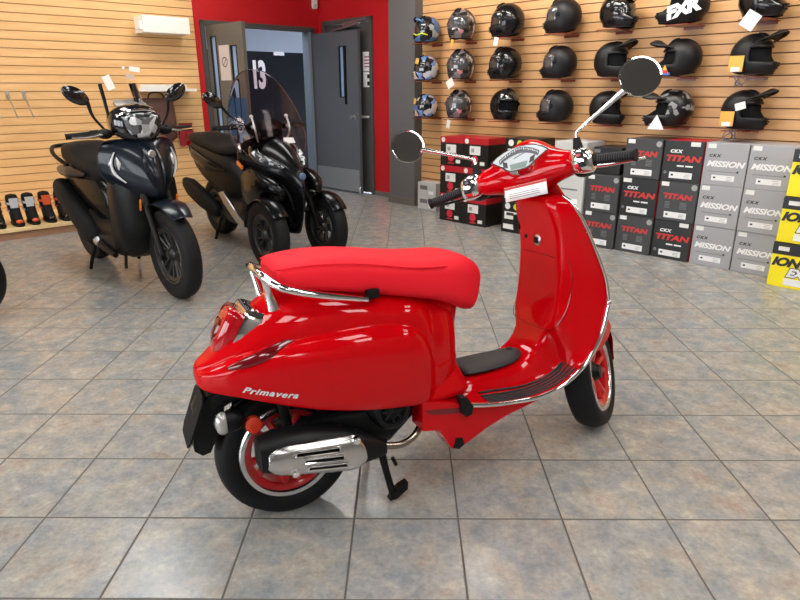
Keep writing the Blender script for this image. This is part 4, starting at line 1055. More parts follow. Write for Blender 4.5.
# floor ribs: dark grooved strips either side
def back_pt(i, fr, d):
    q = (fr*.5+.5)*24; k = max(0, min(23, int(q))); r = back_row(BACK[i]); p = r[k].lerp(r[k+1], q-k)
    r2 = back_row(BACK[min(i+1, len(BACK)-1)]); r0 = back_row(BACK[max(0, i-1)])
    n = (r2[k].lerp(r2[k+1], q-k)-r0[k].lerp(r0[k+1], q-k)).cross(r[k+1]-r[k])
    n.normalize(); n = n if n.z > 0 or n.x < 0 else -n
    if n.z < -.2: n = -n
    return p+n*d
for s in (-1, 1):
    for k in range(5):
        f0 = .57+.085*k; f1 = .64+.074*k
        pts = catmull([back_pt(i, s*(f0+(f1-f0)*max(0, (i-2)/3)), .006) for i in range(1, 6)], 5)
        pts = [on_surf(shield, q, .0025) for q in pts]; n_ = len(pts)
        bm = NB(); tube(bm, pts, [.003]+[.0047]*(n_-2)+[.003], 8, 0); finish('floor_strip', bm, 'rubber_mat', red)
# centre mat on the tunnel
bm = NB(); loft(bm, [[Vector((x, y, z)) for y, z in [(w*math.cos(a)-.012, zc+h*math.sin(a)) for a in (2*PI*i/20 for i in range(20))]] for x, w, zc, h in ((.665, .060, .385, .012), (.68, .080, .390, .018), (.75, .083, .390, .020), (.85, .077, .392, .020), (.90, .064, .398, .020), (.935, .044, .404, .017), (.95, .020, .408, .010))])
mt = finish('floor_mat', bm, 'rubber_mat', red, smooth=60, sub=1)
bm = NB(); lathe(bm, [(.0, .012), (.012, .010), (.014, .0)], (.915, 0, .412), 'z', 16); finish('mat_emblem', bm, 'black', mt)
# lower side fairing with the folding pillion peg
for s in (-1, 1):
    bm = NB()
    o = [(.435, .372), (.56, .340), (.65, .312), (.76, .296), (.90, .290), (.985, .292), (.90, .268), (.78, .242), (.69, .212), (.62, .178), (.575, .160), (.545, .168), (.52, .215), (.50, .250), (.435, .262)]
    prism(bm, o, s*.10, s*.186, 'y'); bevel_all(bm, .010, 3, 50); finish('lower_fairing', bm, 'red_paint', red, smooth=50)
    bm = NB(); prism(bm, [(.44, .338), (.56, .322), (.60, .312), (.60, .300), (.55, .302), (.47, .318)], s*.184, s*.189, 'y'); finish('peg_recess', bm, 'lens_dark', red, smooth=0)
    bm = NB(); prism(bm, [(.575, .362), (.602, .358), (.628, .318), (.622, .290), (.598, .284), (.582, .300)], s*.172, s*.202, 'y'); bevel_all(bm, .006); finish('pillion_peg', bm, 'rubber', red)
    bm = NB(); prism(bm, [(.565, .205), (.59, .200), (.597, .172), (.575, .160), (.552, .170)], s*.184, s*.190, 'y'); bevel_all(bm, .002); finish('rubber_plug', bm, 'rubber', red)
# glovebox outline, key, hook and vent on the apron
def apron(y, z, d=0.0):
    for i in range(len(BACK)-1):
        if BACK[i][1] <= z <= BACK[i+1][1]:
            t = (z-BACK[i][1])/(BACK[i+1][1]-BACK[i][1]); r = [a*(1-t)+b*t for a, b in zip(BACK[i], BACK[i+1])]
            row = back_row(r); q = (y/r[4]*.5+.5)*24; k = max(0, min(23, int(q))); p = row[k].lerp(row[k+1], q-k); return Vector((p.x-d, y, z))
bm = NB()
ol = [(-.15, .775), (-.10, .785), (0, .788), (.10, .785), (.15, .775)]
tube(bm, [apron(y, z, .0005) for y, z in ol], .0014, 6, 4); tube(bm, [apron(y, z, .0005) for y, z in ((-.15, .775), (-.158, .70), (-.155, .60), (-.135, .525), (-.08, .505), (.08, .505), (.135, .525), (.155, .60), (.158, .70), (.15, .775))], .0014, 6, 4)
finish('glovebox_seam', bm, 'lens_dark', red)
q = apron(0, .840); bm = NB(); lathe(bm, [(0, -.010), (.013, -.010), (.015, -.007), (.021, -.005), (.022, .006)], (0, 0, 0), 'x', 20); ky = finish('ignition_lock', bm, 'steel', red, Matrix.Translation(q))
bm = NB(); box2(bm, (-.013, -.012, -.012), (-.009, .012, .012)); bevel_all(bm, .002); finish('key_slot', bm, 'black', ky, Matrix.Translation(q))
q = apron(.075, .845); bm = NB(); lathe(bm, [(0, -.004), (.009, -.003), (.010, .004)], (0, 0, 0), 'x', 14); finish('hook_button', bm, 'black', red, Matrix.Translation(q))
bm = NB(); pts = [apron(.115, z, .002) for z in (.875, .90, .925)]
box(bm, apron(.128, .895, .002), (.016, .04, .055)); finish('vent_panel', bm, 'black', red)
q = apron(0, .955); 
# --- handlebar, turned to the left about the steering axis
AX = Vector((-math.sin(math.radians(22)), 0, math.cos(math.radians(22))))
ST = Matrix.Translation((1.0, 0, 1.05)) @ Matrix.Rotation(math.radians(38), 4, AX)
bm = NB(); rings = []
HS_ = [(-.186, -.032, .042, .034, .034, 0), (-.174, -.030, .042, .043, .043, 0), (-.150, -.022, .044, .053, .050, 0), (-.122, -.006, .048, .067, .059, 0), (-.090, .014, .054, .086, .073, 0), (-.050, .034, .062, .106, .100, 0), (0, .040, .066, .115, .112, 0)]
for y, cx, cz, rx, rz, t in HS_ + [(-a[0],)+a[1:] for a in reversed(HS_[:-1])]:
    o = []
    for i in range(24):
        a = 2*PI*i/24; c, s = math.cos(a), math.sin(a)
        o.append(Vector((cx+rx*math.copysign(abs(c)**(2/2.2), c)+.25*rz*s*(rx/.113), y, cz+rz*math.copysign(abs(s)**(2/2.2), s))))
    rings.append(o)
loft(bm, rings); head = finish('headset', bm, 'red_paint', red, ST, smooth=70, sub=1)
# column between headset and shield
bm = NB(); loft(bm, [[Vector((cx+r1*math.cos(a), r2*math.sin(a), z)) for a in (2*PI*i/20 for i in range(20))] for z, cx, r1, r2 in ((-.11, .105, .055, .10), (-.06, .085, .060, .095), (-.02, .055, .060, .085), (.02, .03, .05, .07))]); finish('headset_collar', bm, 'red_paint', red, ST, smooth=60)
# instrument panel
DM = ST @ Matrix.Translation((-.066, 0, .099)) @ Matrix.Rotation(math.radians(-57), 4, 'Y')
def lens_outline(k=1.0):
    base = [(-.112, .002), (-.092, .020), (-.064, .036), (-.032, .045), (0, .048), (.032, .045), (.064, .036), (.092, .020), (.112, .002), (.092, -.014), (.066, -.032), (.050, -.048), (.032, -.058), (0, -.060), (-.032, -.058), (-.050, -.048), (-.066, -.032), (-.092, -.014)]
    return [(a*k, b*k) for a, b in base]
# plate plane: local x up the slope, y across, z outward
def plate(bm, k, z0, z1): 
    prism(bm, [(b, a) for a, b in lens_outline(k)], z0, z1, 'z')
bm = NB(); plate(bm, 1.0, -.03, .010); bevel_all(bm, .004); dz = finish('dash_bezel', bm, 'chrome', red, DM, smooth=50)
bm = NB(); plate(bm, .92, .005, .0112); finish('dash_face', bm, mat('dash_silver', s2l(186, 192, 196), .3), dz, DM, smooth=0)
bm = NB()
arc = []
for i in range(25):
    t = -1+2*i/24; arc.append((.014+.028*(1-t*t)-.012*abs(t), .078*t))
lo_ = [(a-.020-.008*(1-abs(b)/.078), b*.93) for a, b in arc]
prism(bm, arc+list(reversed(lo_)), .0112, .0122, 'z'); finish('speed_band', bm, mat('dash_band', s2l(66, 70, 76), .35), dz, DM, smooth=0)
bm = NB()
for i in range(17):
    t = -.92+1.84*i/16; a = .014+.028*(1-t*t)-.012*abs(t)-.008; b = .076*t
    box(bm, (a, b, .0124), (.011 if i % 2 == 0 else .006, .0018, .0008), Matrix.Rotation(-t*.6, 3, 'Z'))
finish('speed_ticks', bm, 'ink_white', dz, DM, smooth=0)
bm = NB(); prism(bm, [(-.052, -.028), (-.052, .028), (-.028, .034), (-.028, -.034)], .0112, .0124, 'z'); finish('lcd_screen', bm, mat('lcd_green_grey', s2l(126, 142, 136), .2), dz, DM, smooth=0)
for s in (-1, 1):
    bm = NB(); prism(bm, [(-.040, s*.040), (-.034, s*.058), (-.008, s*.062), (-.016, s*.044)], .0112, .0124, 'z'); finish('warning_lamps', bm, 'ink_dark', dz, DM, smooth=0)
bm = NB(); tube(bm, [(-.006, .018, .0135), (.010, -.022, .0135)], .0011, 6, 0); finish('needle', bm, 'ink_dark', dz, DM)
# paper label under the instruments
bm = NB()
def lab_pt(y, v, d): # wraps the rear of headset
    a = math.radians(200+v*42); rx, rz = .113-.22*y*y*6, .096-.2*y*y*6
    return Vector((.032+(rx+d)*math.cos(a)*1.0+.25*rz*math.sin(a), y, .057+(rz+d)*math.sin(a)))
g = [[Vector((-.092-.010*v-.60*y*y, y-.012, .004-.052*v)) for v in (0, .5, 1)] for y in (-.078, -.05, -.02, 0.01, .04, .065, .08)]
loft(bm, g, close=False); lb = finish('paper_label', bm, 'paper', red, ST, solid=.001)
bm = NB(); g2_ = [[p+Vector((-.0015, 0, 0)) for p in (r[0].lerp(r[1], .02), r[0].lerp(r[1], .36))] for r in g]; loft(bm, g2_, close=False); finish('label_header', bm, 'ink_red', lb, ST)
for k in range(3):
    bm = NB(); loft(bm, [[r[1].lerp(r[2], .0+.28*k)+Vector((-.0015, 0, 0)), r[1].lerp(r[2], .07+.28*k)+Vector((-.0015, 0, 0))] for r in g[1:-1]], close=False); finish('label_print', bm, 'ink_grey', lb, ST)
MIRN = {1: Vector((.10, -.89, .42)), -1: Vector((-.22, -.89, .40))}
# switch pods, grips, levers, mirrors
for s in (1, -1):
    bm = NB(); loft(bm, [[Vector((cx+rx*math.copysign(abs(math.cos(a))**.7, math.cos(a)), s*y, cz+rz*math.copysign(abs(math.sin(a))**.7, math.sin(a)))) for a in (2*PI*i/20 for i in range(20))] for y, cx, cz, rx, rz in ((.178, -.034, .042, .036, .036), (.186, -.036, .042, .042, .043), (.215, -.040, .038, .044, .046), (.240, -.043, .034, .040, .042), (.250, -.044, .033, .030, .030))])
    pod = finish('switch_pod', bm, 'chrome', red, ST, smooth=45)
    bm = NB()
    for dz_, dy in ((.018, 0), (-.014, .004)):
        box(bm, (-.085, s*(.214+dy), .038+dz_), (.014, .026, .018)); 
    bevel_all(bm, .003); finish('switch_buttons', bm, 'black', pod, ST)
    bm = NB(); box(bm, (-.093, s*.212, .056), (.004, .014, .009)); finish('switch_rocker', bm, 'red_rim' if s < 0 else 'ink_grey', pod, ST, smooth=0)
    A = Vector((-.045, s*.246, .033)); B = Vector((-.071, s*.392, .013)); d = (B-A)
    bm = NB(); tube(bm, [A, A+d*.06, A+d*.10, A+d*.93, A+d*.96, B], [.022, .022, .0175, .0175, .021, .021], 18, 0); gr = finish('grip', bm, 'rubber', red, ST)
    bm = NB()
    for k in range(14): q = A+d*(.14+.055*k); tube(bm, [q, q+d*.02], .0178, 16, 0)
    finish('grip_ribs', bm, 'rubber_mat', gr, ST)
    bm = NB(); tube(bm, [(.02, s*.20, .03), (.045, s*.24, .015), (.040, s*.30, .008), (.015, s*.375, .004), (.012, s*.405, .004)], [.010, .010, .008, .008, .009], 10, 4, flat=.6); finish('brake_lever', bm, 'chrome' if s < 0 else 'black', red, ST)
    bm = NB(); sphere(bm, (-.0, s*.205, .008), (.045, .040, .025), 16, 10); finish('lever_bracket', bm, 'black', red, ST)
    # mirror: boot, stalk, head
    C = Vector((-.077, s*.440, .252)) if s > 0 else Vector((-.077, -.440, .252))
    b0 = Vector((-.012, s*.196, .082))
    bm = NB(); tube(bm, [b0+Vector((0, 0, -.02)), b0+Vector((0, 0, .0)), b0+Vector((0, 0, .042))], [.022, .020, .012], 12, 0); mb = finish('mirror_boot', bm, 'rubber', red, ST)
    k1 = b0+Vector((-.002, s*.012, .066))
    edge = C.lerp(k1, .22)
    bm = NB(); tube(bm, [b0+Vector((0, 0, .035)), b0+Vector((0, s*.002, .056)), k1, k1.lerp(edge, .5), edge], [.006, .006, .006, .0068, .010], 10, 5); ms = finish('mirror_stalk', bm, 'chrome', red, ST)
    # glass looks back at the rider
    n = ((RS @ ST).to_3x3().inverted() @ MIRN[s]).normalized(); zx = n.to_track_quat('Z', 'Y').to_matrix().to_4x4()
    bm = NB(); lathe(bm, [(0, -.028), (.030, -.026), (.052, -.016), (.064, -.004), (.0665, .003), (.0660, .007), (.062, .0075), (.0605, .004)], axis='z', seg=40); mh = finish('mirror_housing', bm, 'chrome', red, ST @ Matrix.Translation(C) @ zx)
    bm = NB(); lathe(bm, [(0, .0052), (.0615, .0050)], axis='z', seg=40); finish('mirror_glass', bm, 'mirror', mh, ST @ Matrix.Translation(C) @ zx)
# --- front wheel, mudguard and fork (turned with the bar)
FW = ST @ Matrix.Translation((.334, 0, -.814))
wheel_parts(red, 'front_tyre', .232, .112, .166, FW, 'red_rim', 'alu', 'black', 5, True, .012, .045)
bm = NB(); rings = []
for i in range(12):
    a = math.radians(140-13*i); r = .262; ww = .078*(1 if 1 < i < 10 else .8)
    rings.append([Vector((r*math.cos(a)+.0, y*ww/.078, (r-.9*(y**2)*9)*math.sin(a) if False else r*math.sin(a))) + Vector((math.cos(a), 0, math.sin(a)))*(-7.5*abs(y)**2) for y in (-.078, -.068, -.045, -.02, 0, .02, .045, .068, .078)])
loft(bm, rings, close=False)
side = []
fender = finish('front_mudguard', bm, 'red_paint', red, FW, smooth=70, sub=1, solid=.005)
bm = NB()
for s in (-1, 1):
    prism(bm, [(-.20, .165), (-.12, .23), (.0, .262), (.14, .22), (.20, .15), (.12, .12), (-.02, .105), (-.13, .115)], s*.070, s*.076, 'y')
bevel_all(bm, .002); finish('mudguard_cheek', bm, 'red_paint', fender, FW, smooth=40)
bm = NB(); tube(bm, [(0, .09, 0), (-.03, .10, .10), (-.10, .06, .30), (-.16, .0, .42), (-.20, 0, .55)], [.022, .022, .024, .026, .026], 12, 4); finish('fork', bm, 'black', red, FW)
bm = NB(); lathe(bm, [(.05, .050), (.095, .052), (.095, .056), (.05, .058)], seg=32); finish('brake_disc', bm, 'steel', red, FW)
bm = NB(); tube(bm, [(.16, -.02, .14), (.10, -.05, .20), (.02, -.045, .30)], .005, 6, 4); finish('brake_hose', bm, 'rubber', red, FW)
# --- script on the right cowl
bm = text_bm('Primavera', .034, .0006, shear=.35, bold=.0008, space=1.15)
bm.transform(Matrix.Diagonal((1.0, 1, .82, 1)))
th = math.radians(-13)
for v in bm.verts:
    x, y, z = v.co; X = -.070+x*math.cos(th)-z*math.sin(th); Z = .510+x*math.sin(th)+z*math.cos(th)
    v.co = Vector((X, flank(X, Z)-.0015+y, Z))
finish('script_lettering', bm, 'led', red, smooth=0)
# ================================================================== the two dark scooters by the left wall
M['navy_paint'] = mat('navy_paint', (0.003, 0.006, 0.012), 0.28, metal=0.1, coat=0.25, spec=0.25)
M['black_paint'] = mat('black_metallic_paint', (0.003, 0.003, 0.0035), 0.25, coat=0.2, spec=0.15)
M['panel_grey'] = mat('dark_grey_panel', (0.009, 0.0085, 0.008), 0.45, spec=0.2)
M['seat_black'] = mat('black_seat_vinyl', (0.006, 0.006, 0.006), 0.6, spec=0.2)
M['lamp_glass'] = mat_patch('headlamp_facets', [s2l(40, 42, 44), s2l(190, 194, 198), s2l(96, 98, 100), s2l(230, 232, 234), s2l(60, 62, 64), s2l(160, 164, 166)], 26, 0.12, 0.4)
M['lamp_dark'] = mat('headlamp_dark', (0.05, 0.05, 0.055), 0.10, coat=1.0)
M['screen'] = mat('smoked_screen', (0.80, 0.66, 0.68), 0.02, trans=1.0)
M['clear_screen'] = mat('clear_screen', (0.92, 0.90, 0.88), 0.02, trans=1.0)
M['gloss_wheel'] = mat('graphite_wheel', (0.03, 0.03, 0.032), 0.3, 0.4)
for k in ('screen', 'clear_screen'): M[k].node_tree.nodes['Principled BSDF'].inputs['IOR'].default_value = 1.15
def vshell(bm, secs, n=21, p=2.2):
    """nose panel: rows of (z, x_front, half width, x_back, power)"""
    rows = []
    for s in secs:
        z, xf, w, xb = s[:4]; q = s[4] if len(s) > 4 else p
        rows.append([Vector((xb+(xf-xb)*(1-abs(-1+2*j/(n-1))**q), w*(-1+2*j/(n-1)), z)) for j in range(n)])
    back = [[Vector((r[0].x-.01, r[0].y, r[0].z)), Vector((r[0].x-.02, 0, r[0].z)), Vector((r[-1].x-.01, r[-1].y, r[-1].z))] for r in rows]
    loft(bm, [r + list(reversed(b)) for r, b in zip(rows, back)]); return rows
def front_on(secs, z, y, d=0.0, p=2.2):
    for a, b in zip(secs[:-1], secs[1:]):
        lo, hi = min(a[0], b[0]), max(a[0], b[0])
        if lo <= z <= hi:
            t = (z-a[0])/(b[0]-a[0]); xf, w, xb = (a[i]*(1-t)+b[i]*t for i in (1, 2, 3)); q = (a[4]*(1-t)+b[4]*t) if len(a) > 4 else p
            return Vector((xb+(xf-xb)*(1-min(1, abs(y)/w)**q)+d, y, z))
def seat_loft(parent, secs, m='seat_black'):
    bm = NB(); rings = []
    for x, zb, zt, w in secs:
        o = []
        for i in range(24):
            a = 2*PI*i/24; c, s = math.cos(a), math.sin(a)
            o.append(Vector((x, w*math.copysign(abs(c)**.6, c), (zb+zt)/2+(zt-zb)/2*math.copysign(abs(s)**.6, s))))
        rings.append(o)
    loft(bm, rings); return finish('seat', bm, m, parent, smooth=60, sub=1)
def grips_mirrors(t, x, z, hw, mir, lever='chrome', Mx=None, sides=(-1, 1)):
    bm = NB(); tube(bm, [(x+.02, -hw*.55, z), (x+.03, 0, z-.01), (x+.02, hw*.55, z)], .016, 10, 4); finish('handlebar', bm, 'black', t, Mx)
    for s in (-1, 1):
        A = Vector((x+.01, s*hw*.55, z)); B = Vector((x-.045, s*hw, z-.01))
        bm = NB(); tube(bm, [A, A.lerp(B, .25), A.lerp(B, .3), A.lerp(B, .95), B], [.024, .024, .018, .018, .021], 12, 0); finish('grip', bm, 'rubber', t, Mx)
        bm = NB(); tube(bm, [A+Vector((.05, 0, 0)), A.lerp(B, .4)+Vector((.06, 0, -.008)), B+Vector((.06, -s*.02, -.004))], [.012, .009, .011], 8, 4); finish('brake_lever', bm, lever, t, Mx)
        bm = NB(); sphere(bm, A+Vector((.02, -s*.03, -.005)), (.04, .05, .034), 14, 8); finish('switch_pod', bm, 'black', t, Mx)
        if s not in sides: continue
        mx_, my, mz = mir; bm = NB(); tube(bm, [A+Vector((.0, -s*.04, .02)), A.lerp(Vector((mx_, s*(my-.03), mz-.045)), .5)+Vector((0, 0, .01)), Vector((mx_, s*(my-.03), mz-.045))], [.008, .009, .014], 8, 4)
        st = finish('mirror_stem', bm, 'black', t, Mx)
        bm = NB(); sphere(bm, (mx_, s*(my+.035), mz), (.022, .088, .050), 20, 12, Matrix.Rotation(s*.55, 3, 'X')); finish('mirror_housing', bm, 'black_gloss', st, Mx)
        bm = NB(); sphere(bm, (mx_-.012, s*(my+.035), mz), (.013, .078, .043), 20, 10, Matrix.Rotation(s*.55, 3, 'X')); finish('mirror_glass', bm, 'mirror', st, Mx)

# ---- navy scooter
BV = Matrix.Translation((-2.69, 5.205, 0)) @ Matrix.Rotation(math.radians(90-135), 4, 'Z') @ Matrix.Rotation(math.radians(1.5), 4, 'X')
bv = empty('motor_scooter', 'dark navy scooter with silver-capped muffler facing the camera, leftmost of the scooters', 'scooter', BV)
FWB = Matrix.Translation((1.55, 0, .315))
wheel_parts(bv, 'front_tyre', .315, .115, .205, FWB, 'gloss_wheel', 'gloss_wheel', 'gloss_wheel', 7, True, .010, .05)
wheel_parts(bv, 'rear_tyre', .300, .140, .178, Matrix.Translation((0, 0, .300)), 'gloss_wheel', 'gloss_wheel', 'gloss_wheel', 7, True, .011, .05)
bm = NB(); rings = []
for i in range(11):
    a = math.radians(50+9*i); r = .375; w = .095 if i > 2 else .066+.011*i
    rings.append([Vector((r*math.cos(a), y*w, r*math.sin(a)))+Vector((math.cos(a), 0, math.sin(a)))*(.022*(1-abs(y)**1.5)-.018) for y in (-1, -.8, -.45, -.15, 0, .15, .45, .8, 1)])
loft(bm, rings, close=False); fd = finish('front_mudguard', bm, 'navy_paint', bv, FWB, smooth=60, sub=1, solid=.006)
for s in (-1, 1):
    bm = NB(); tube(bm, [(1.555, s*.088, .315), (1.50, s*.088, .45), (1.385, s*.082, .72)], [.022, .020, .026], 12, 3); fk = finish('fork_leg', bm, 'panel_grey', bv)
    bm = NB(); lathe(bm, [(0, -.02), (.026, -.018), (.026, .018), (0, .02)], (1.555, s*.09, .315), 'y', 16); finish('axle_clamp', bm, 'black', fk)
    bm = NB(); box(bm, (1.425, s*.128, .66), (.02, .010, .085), Matrix.Rotation(.42, 3, 'Y')); bevel_all(bm, .004); finish('side_reflector', bm, 'orange', bv)
bm = NB(); lathe(bm, [(.06, .062), (.125, .064), (.125, .069), (.06, .069)], seg=32); finish('brake_disc', bm, 'steel', bv, FWB)
NOSE = [(1.085, 1.29, .17, 1.20, 2.4), (1.07, 1.35, .235, 1.20, 2.0), (1.02, 1.40, .268, 1.20, 1.7), (.95, 1.445, .284, 1.19, 1.5), (.88, 1.475, .286, 1.19, 1.4), (.81, 1.495, .256, 1.20, 1.4), (.75, 1.495, .195, 1.24, 1.4), (.70, 1.475, .125, 1.28, 1.6), (.67, 1.44, .07, 1.32, 2)]
bm = NB(); vshell(bm, NOSE, 25); finish('front_shield', bm, 'navy_paint', bv, smooth=55, sub=1)
bm = NB()
for s in (-1, 1): tube(bm, [front_on(NOSE, z, s*y, .002) for z, y in ((1.05, .045), (.95, .055), (.85, .05), (.76, .03))], [.004, .014, .014, .006], 8, 4)
finish('shield_ridge', bm, 'navy_paint', bv)
bm = NB(); q = front_on(NOSE, .985, 0, .012); lathe(bm, [(0, .008), (.022, .006), (.027, 0), (.027, -.012)], q, 'x', 20); finish('badge', bm, 'steel', bv)
for s in (-1, 1):
    bm = NB(); P = [front_on(NOSE, z, s*y, .004) for z, y in ((1.0, .196), (.93, .222), (.86, .212), (.80, .165))]; tube(bm, P, [.005, .017, .016, .004], 8, 5); lp = finish('daylight_lamp', bm, 'lamp_dark', bv)
    bm = NB(); tube(bm, [p+Vector((.010, 0, .004)) for p in P], [.004, .010, .010, .003], 8, 5); finish('light_strip', bm, 'led', lp)
    bm = NB(); tube(bm, [front_on(NOSE, z, s*y, .006) for z, y in ((.97, .190), (.93, .185), (.89, .19))], [.004, .014, .004], 8, 4); finish('light_strip', bm, 'led', lp)
# leg shield, footwell, floor and flanks
bm = NB(); loft(bm, [superring(1.36, 0, .62, .12, .14, 20, 3), superring(1.26, 0, .66, .215, .34, 20, 3.5), superring(1.18, 0, .64, .225, .38, 20, 3.5), superring(1.10, 0, .56, .225, .34, 20, 3.5), superring(1.06, 0, .36, .225, .13, 20, 3.5), superring(.70, 0, .355, .225, .13, 20, 3.5), superring(.58, 0, .42, .215, .17, 20, 3)]); finish('leg_shield', bm, 'black', bv, smooth=50)
bm = NB(); loft(bm, [superring(.95, 0, .40, .11, .16, 20, 3), superring(.80, 0, .55, .15, .24, 20, 3), superring(.60, 0, .62, .20, .24, 20, 3), superring(.25, 0, .68, .215, .20, 20, 3), superring(.06, 0, .73, .18, .15, 20, 3), superring(-.10, 0, .77, .11, .09, 20, 3), superring(-.16, 0, .78, .05, .04, 20, 3)]); bd = finish('rear_body', bm, 'black_paint', bv, smooth=55, sub=1)
for s in (-1, 1):
    bm = NB(); tube(bm, [(.66, s*.198, .80), (.42, s*.218, .80), (.18, s*.212, .80), (.0, s*.165, .81)], [.012, .045, .04, .01], 10, 5, flat=1.0); finish('side_panel', bm, 'navy_paint', bv)
    bm = NB(); tube(bm, [(1.06, s*.222, .26), (.85, s*.228, .30), (.60, s*.22, .42)], [.02, .03, .01], 8, 4); finish('floor_edge', bm, 'panel_grey', bv)
seat_loft(bv, [(-.06, .84, .94, .09), (-.02, .83, .985, .15), (.14, .82, 1.01, .175), (.32, .79, 1.015, .185), (.40, .76, .965, .19), (.56, .72, .92, .19), (.70, .72, .90, .165), (.80, .74, .87, .11)])
bm = NB(); tube(bm, [(.30, -.20, .84), (.12, -.225, .90), (-.02, -.20, .945), (-.12, -.12, .96), (-.12, .12, .96), (-.02, .20, .945), (.12, .225, .90), (.30, .20, .84)], .016, 10, 5); finish('grab_rail', bm, 'black', bv)
# headlamp pod and dash
bm = NB(); loft(bm, [superring(1.12, 0, 1.19, .10, .06, 24, 2.4), superring(1.16, 0, 1.19, .16, .10, 24, 2.4), superring(1.24, 0, 1.185, .172, .118, 24, 2.5), superring(1.30, 0, 1.175, .155, .115, 24, 2.6), superring(1.335, 0, 1.165, .125, .098, 24, 2.8), superring(1.345, 0, 1.162, .11, .085, 24, 2.8)]); finish('headlamp_pod', bm, 'black_gloss', bv, smooth=50)
LO = [(-.118, .058), (-.06, .078), (0, .082), (.06, .078), (.118, .058), (.112, .0), (.085, -.052), (.045, -.078), (-.045, -.078), (-.085, -.052), (-.112, .0)]
bm = NB(); loft(bm, [[(1.325, y, 1.165+z) for y, z in LO], [(1.352, y*.97, 1.165+z*.97) for y, z in LO], [(1.366, y*.82, 1.168+z*.8) for y, z in LO], [(1.371, y*.4, 1.17+z*.4) for y, z in LO]]); hl = finish('headlamp', bm, 'lamp_glass', bv, smooth=45)
bm = NB()
for y in (-.065, .065): lathe(bm, [(.022, .010), (.030, .012), (.034, .0)], (1.352, y, 1.18), 'x', 14)
box(bm, (1.360, 0, 1.205), (.01, .10, .012)); finish('lamp_reflectors', bm, 'lamp_dark', hl)
bm = NB(); tube(bm, [(1.30, -.135, 1.225), (1.325, -.08, 1.256), (1.33, 0, 1.264), (1.325, .08, 1.256), (1.30, .135, 1.225)], .010, 8, 4); finish('chrome_brow', bm, 'chrome', bv)
bm = NB(); prism(bm, rrect(.20, .12, .03, 3), -.012, .012, 'z'); finish('dash_cowl', bm, 'lens_clear', bv, Matrix.Translation((1.20, 0, 1.295)) @ Matrix.Rotation(PI/2, 4, 'Z') @ Matrix.Rotation(.35, 4, 'X'))
grips_mirrors(bv, 1.20, 1.125, .43, (1.20, .30, 1.365))
bm = NB(); rows = [[Vector((xx-.10*(y/.12)**2, y, zz)) for y in (.04, .08, .12, .16, .185)] for xx, zz in ((1.24, 1.24), (1.20, 1.33), (1.15, 1.43))]; loft(bm, rows, close=False); sc = finish('fly_screen', bm, 'clear_screen', bv, solid=.004)
for y, k in ((-.155, 1.43), (.055, 1.43)):
    bm = NB(); tube(bm, [(1.21, y, 1.21), (1.19, y*1.02, 1.33), (1.17, y*1.05, k)], [.010, .012, .013], 8, 0); finish('screen_rod', bm, 'black', bv)
# muffler, engine, stand
bm = NB(); rings = []
for x, z, r in ((.78, .325, .030), (.74, .345, .062), (.68, .375, .075), (.50, .470, .086), (.32, .570, .088), (.16, .645, .078), (.13, .66, .05)): rings.append(superring(x, -.235, z, r*.85, r*1.15, 20, 2.6))
loft(bm, rings); mu = finish('muffler', bm, 'black_matte', bv, smooth=50)
bm = NB(); tube(bm, [(.75, -.235, .335), (.815, -.235, .305)], [.035, .030], 14, 0); finish('muffler_cap', bm, 'steel', mu)
bm = NB(); loft(bm, [superring(-.04, 0, .30, .09, .06, 16, 3), superring(.25, 0, .32, .16, .12, 16, 3), superring(.60, 0, .34, .15, .12, 16, 3), superring(.75, 0, .36, .08, .06, 16, 3)]); finish('engine', bm, 'black', bv, smooth=50)
bm = NB(); tube(bm, [(.42, -.14, .24), (.38, -.18, .10), (.36, -.20, .012)], [.018, .015, .014], 8, 3); finish('stand_leg', bm, 'black', bv)
bm = NB(); tube(bm, [(.42, .14, .24), (.38, .18, .10), (.36, .20, .012)], [.018, .015, .014], 8, 3); finish('stand_leg', bm, 'black', bv)
bm = NB(); loft(bm, [superring(-.15, 0, .78, .10, .035, 16, 3), superring(-.175, 0, .78, .085, .026, 16, 3)]); finish('tail_light', bm, 'lens_red', bv)
bm = NB(); tube(bm, [(1.05, -.15, .24), (1.07, -.17, .15)], .012, 8, 0); finish('side_stand', bm, 'black', bv)

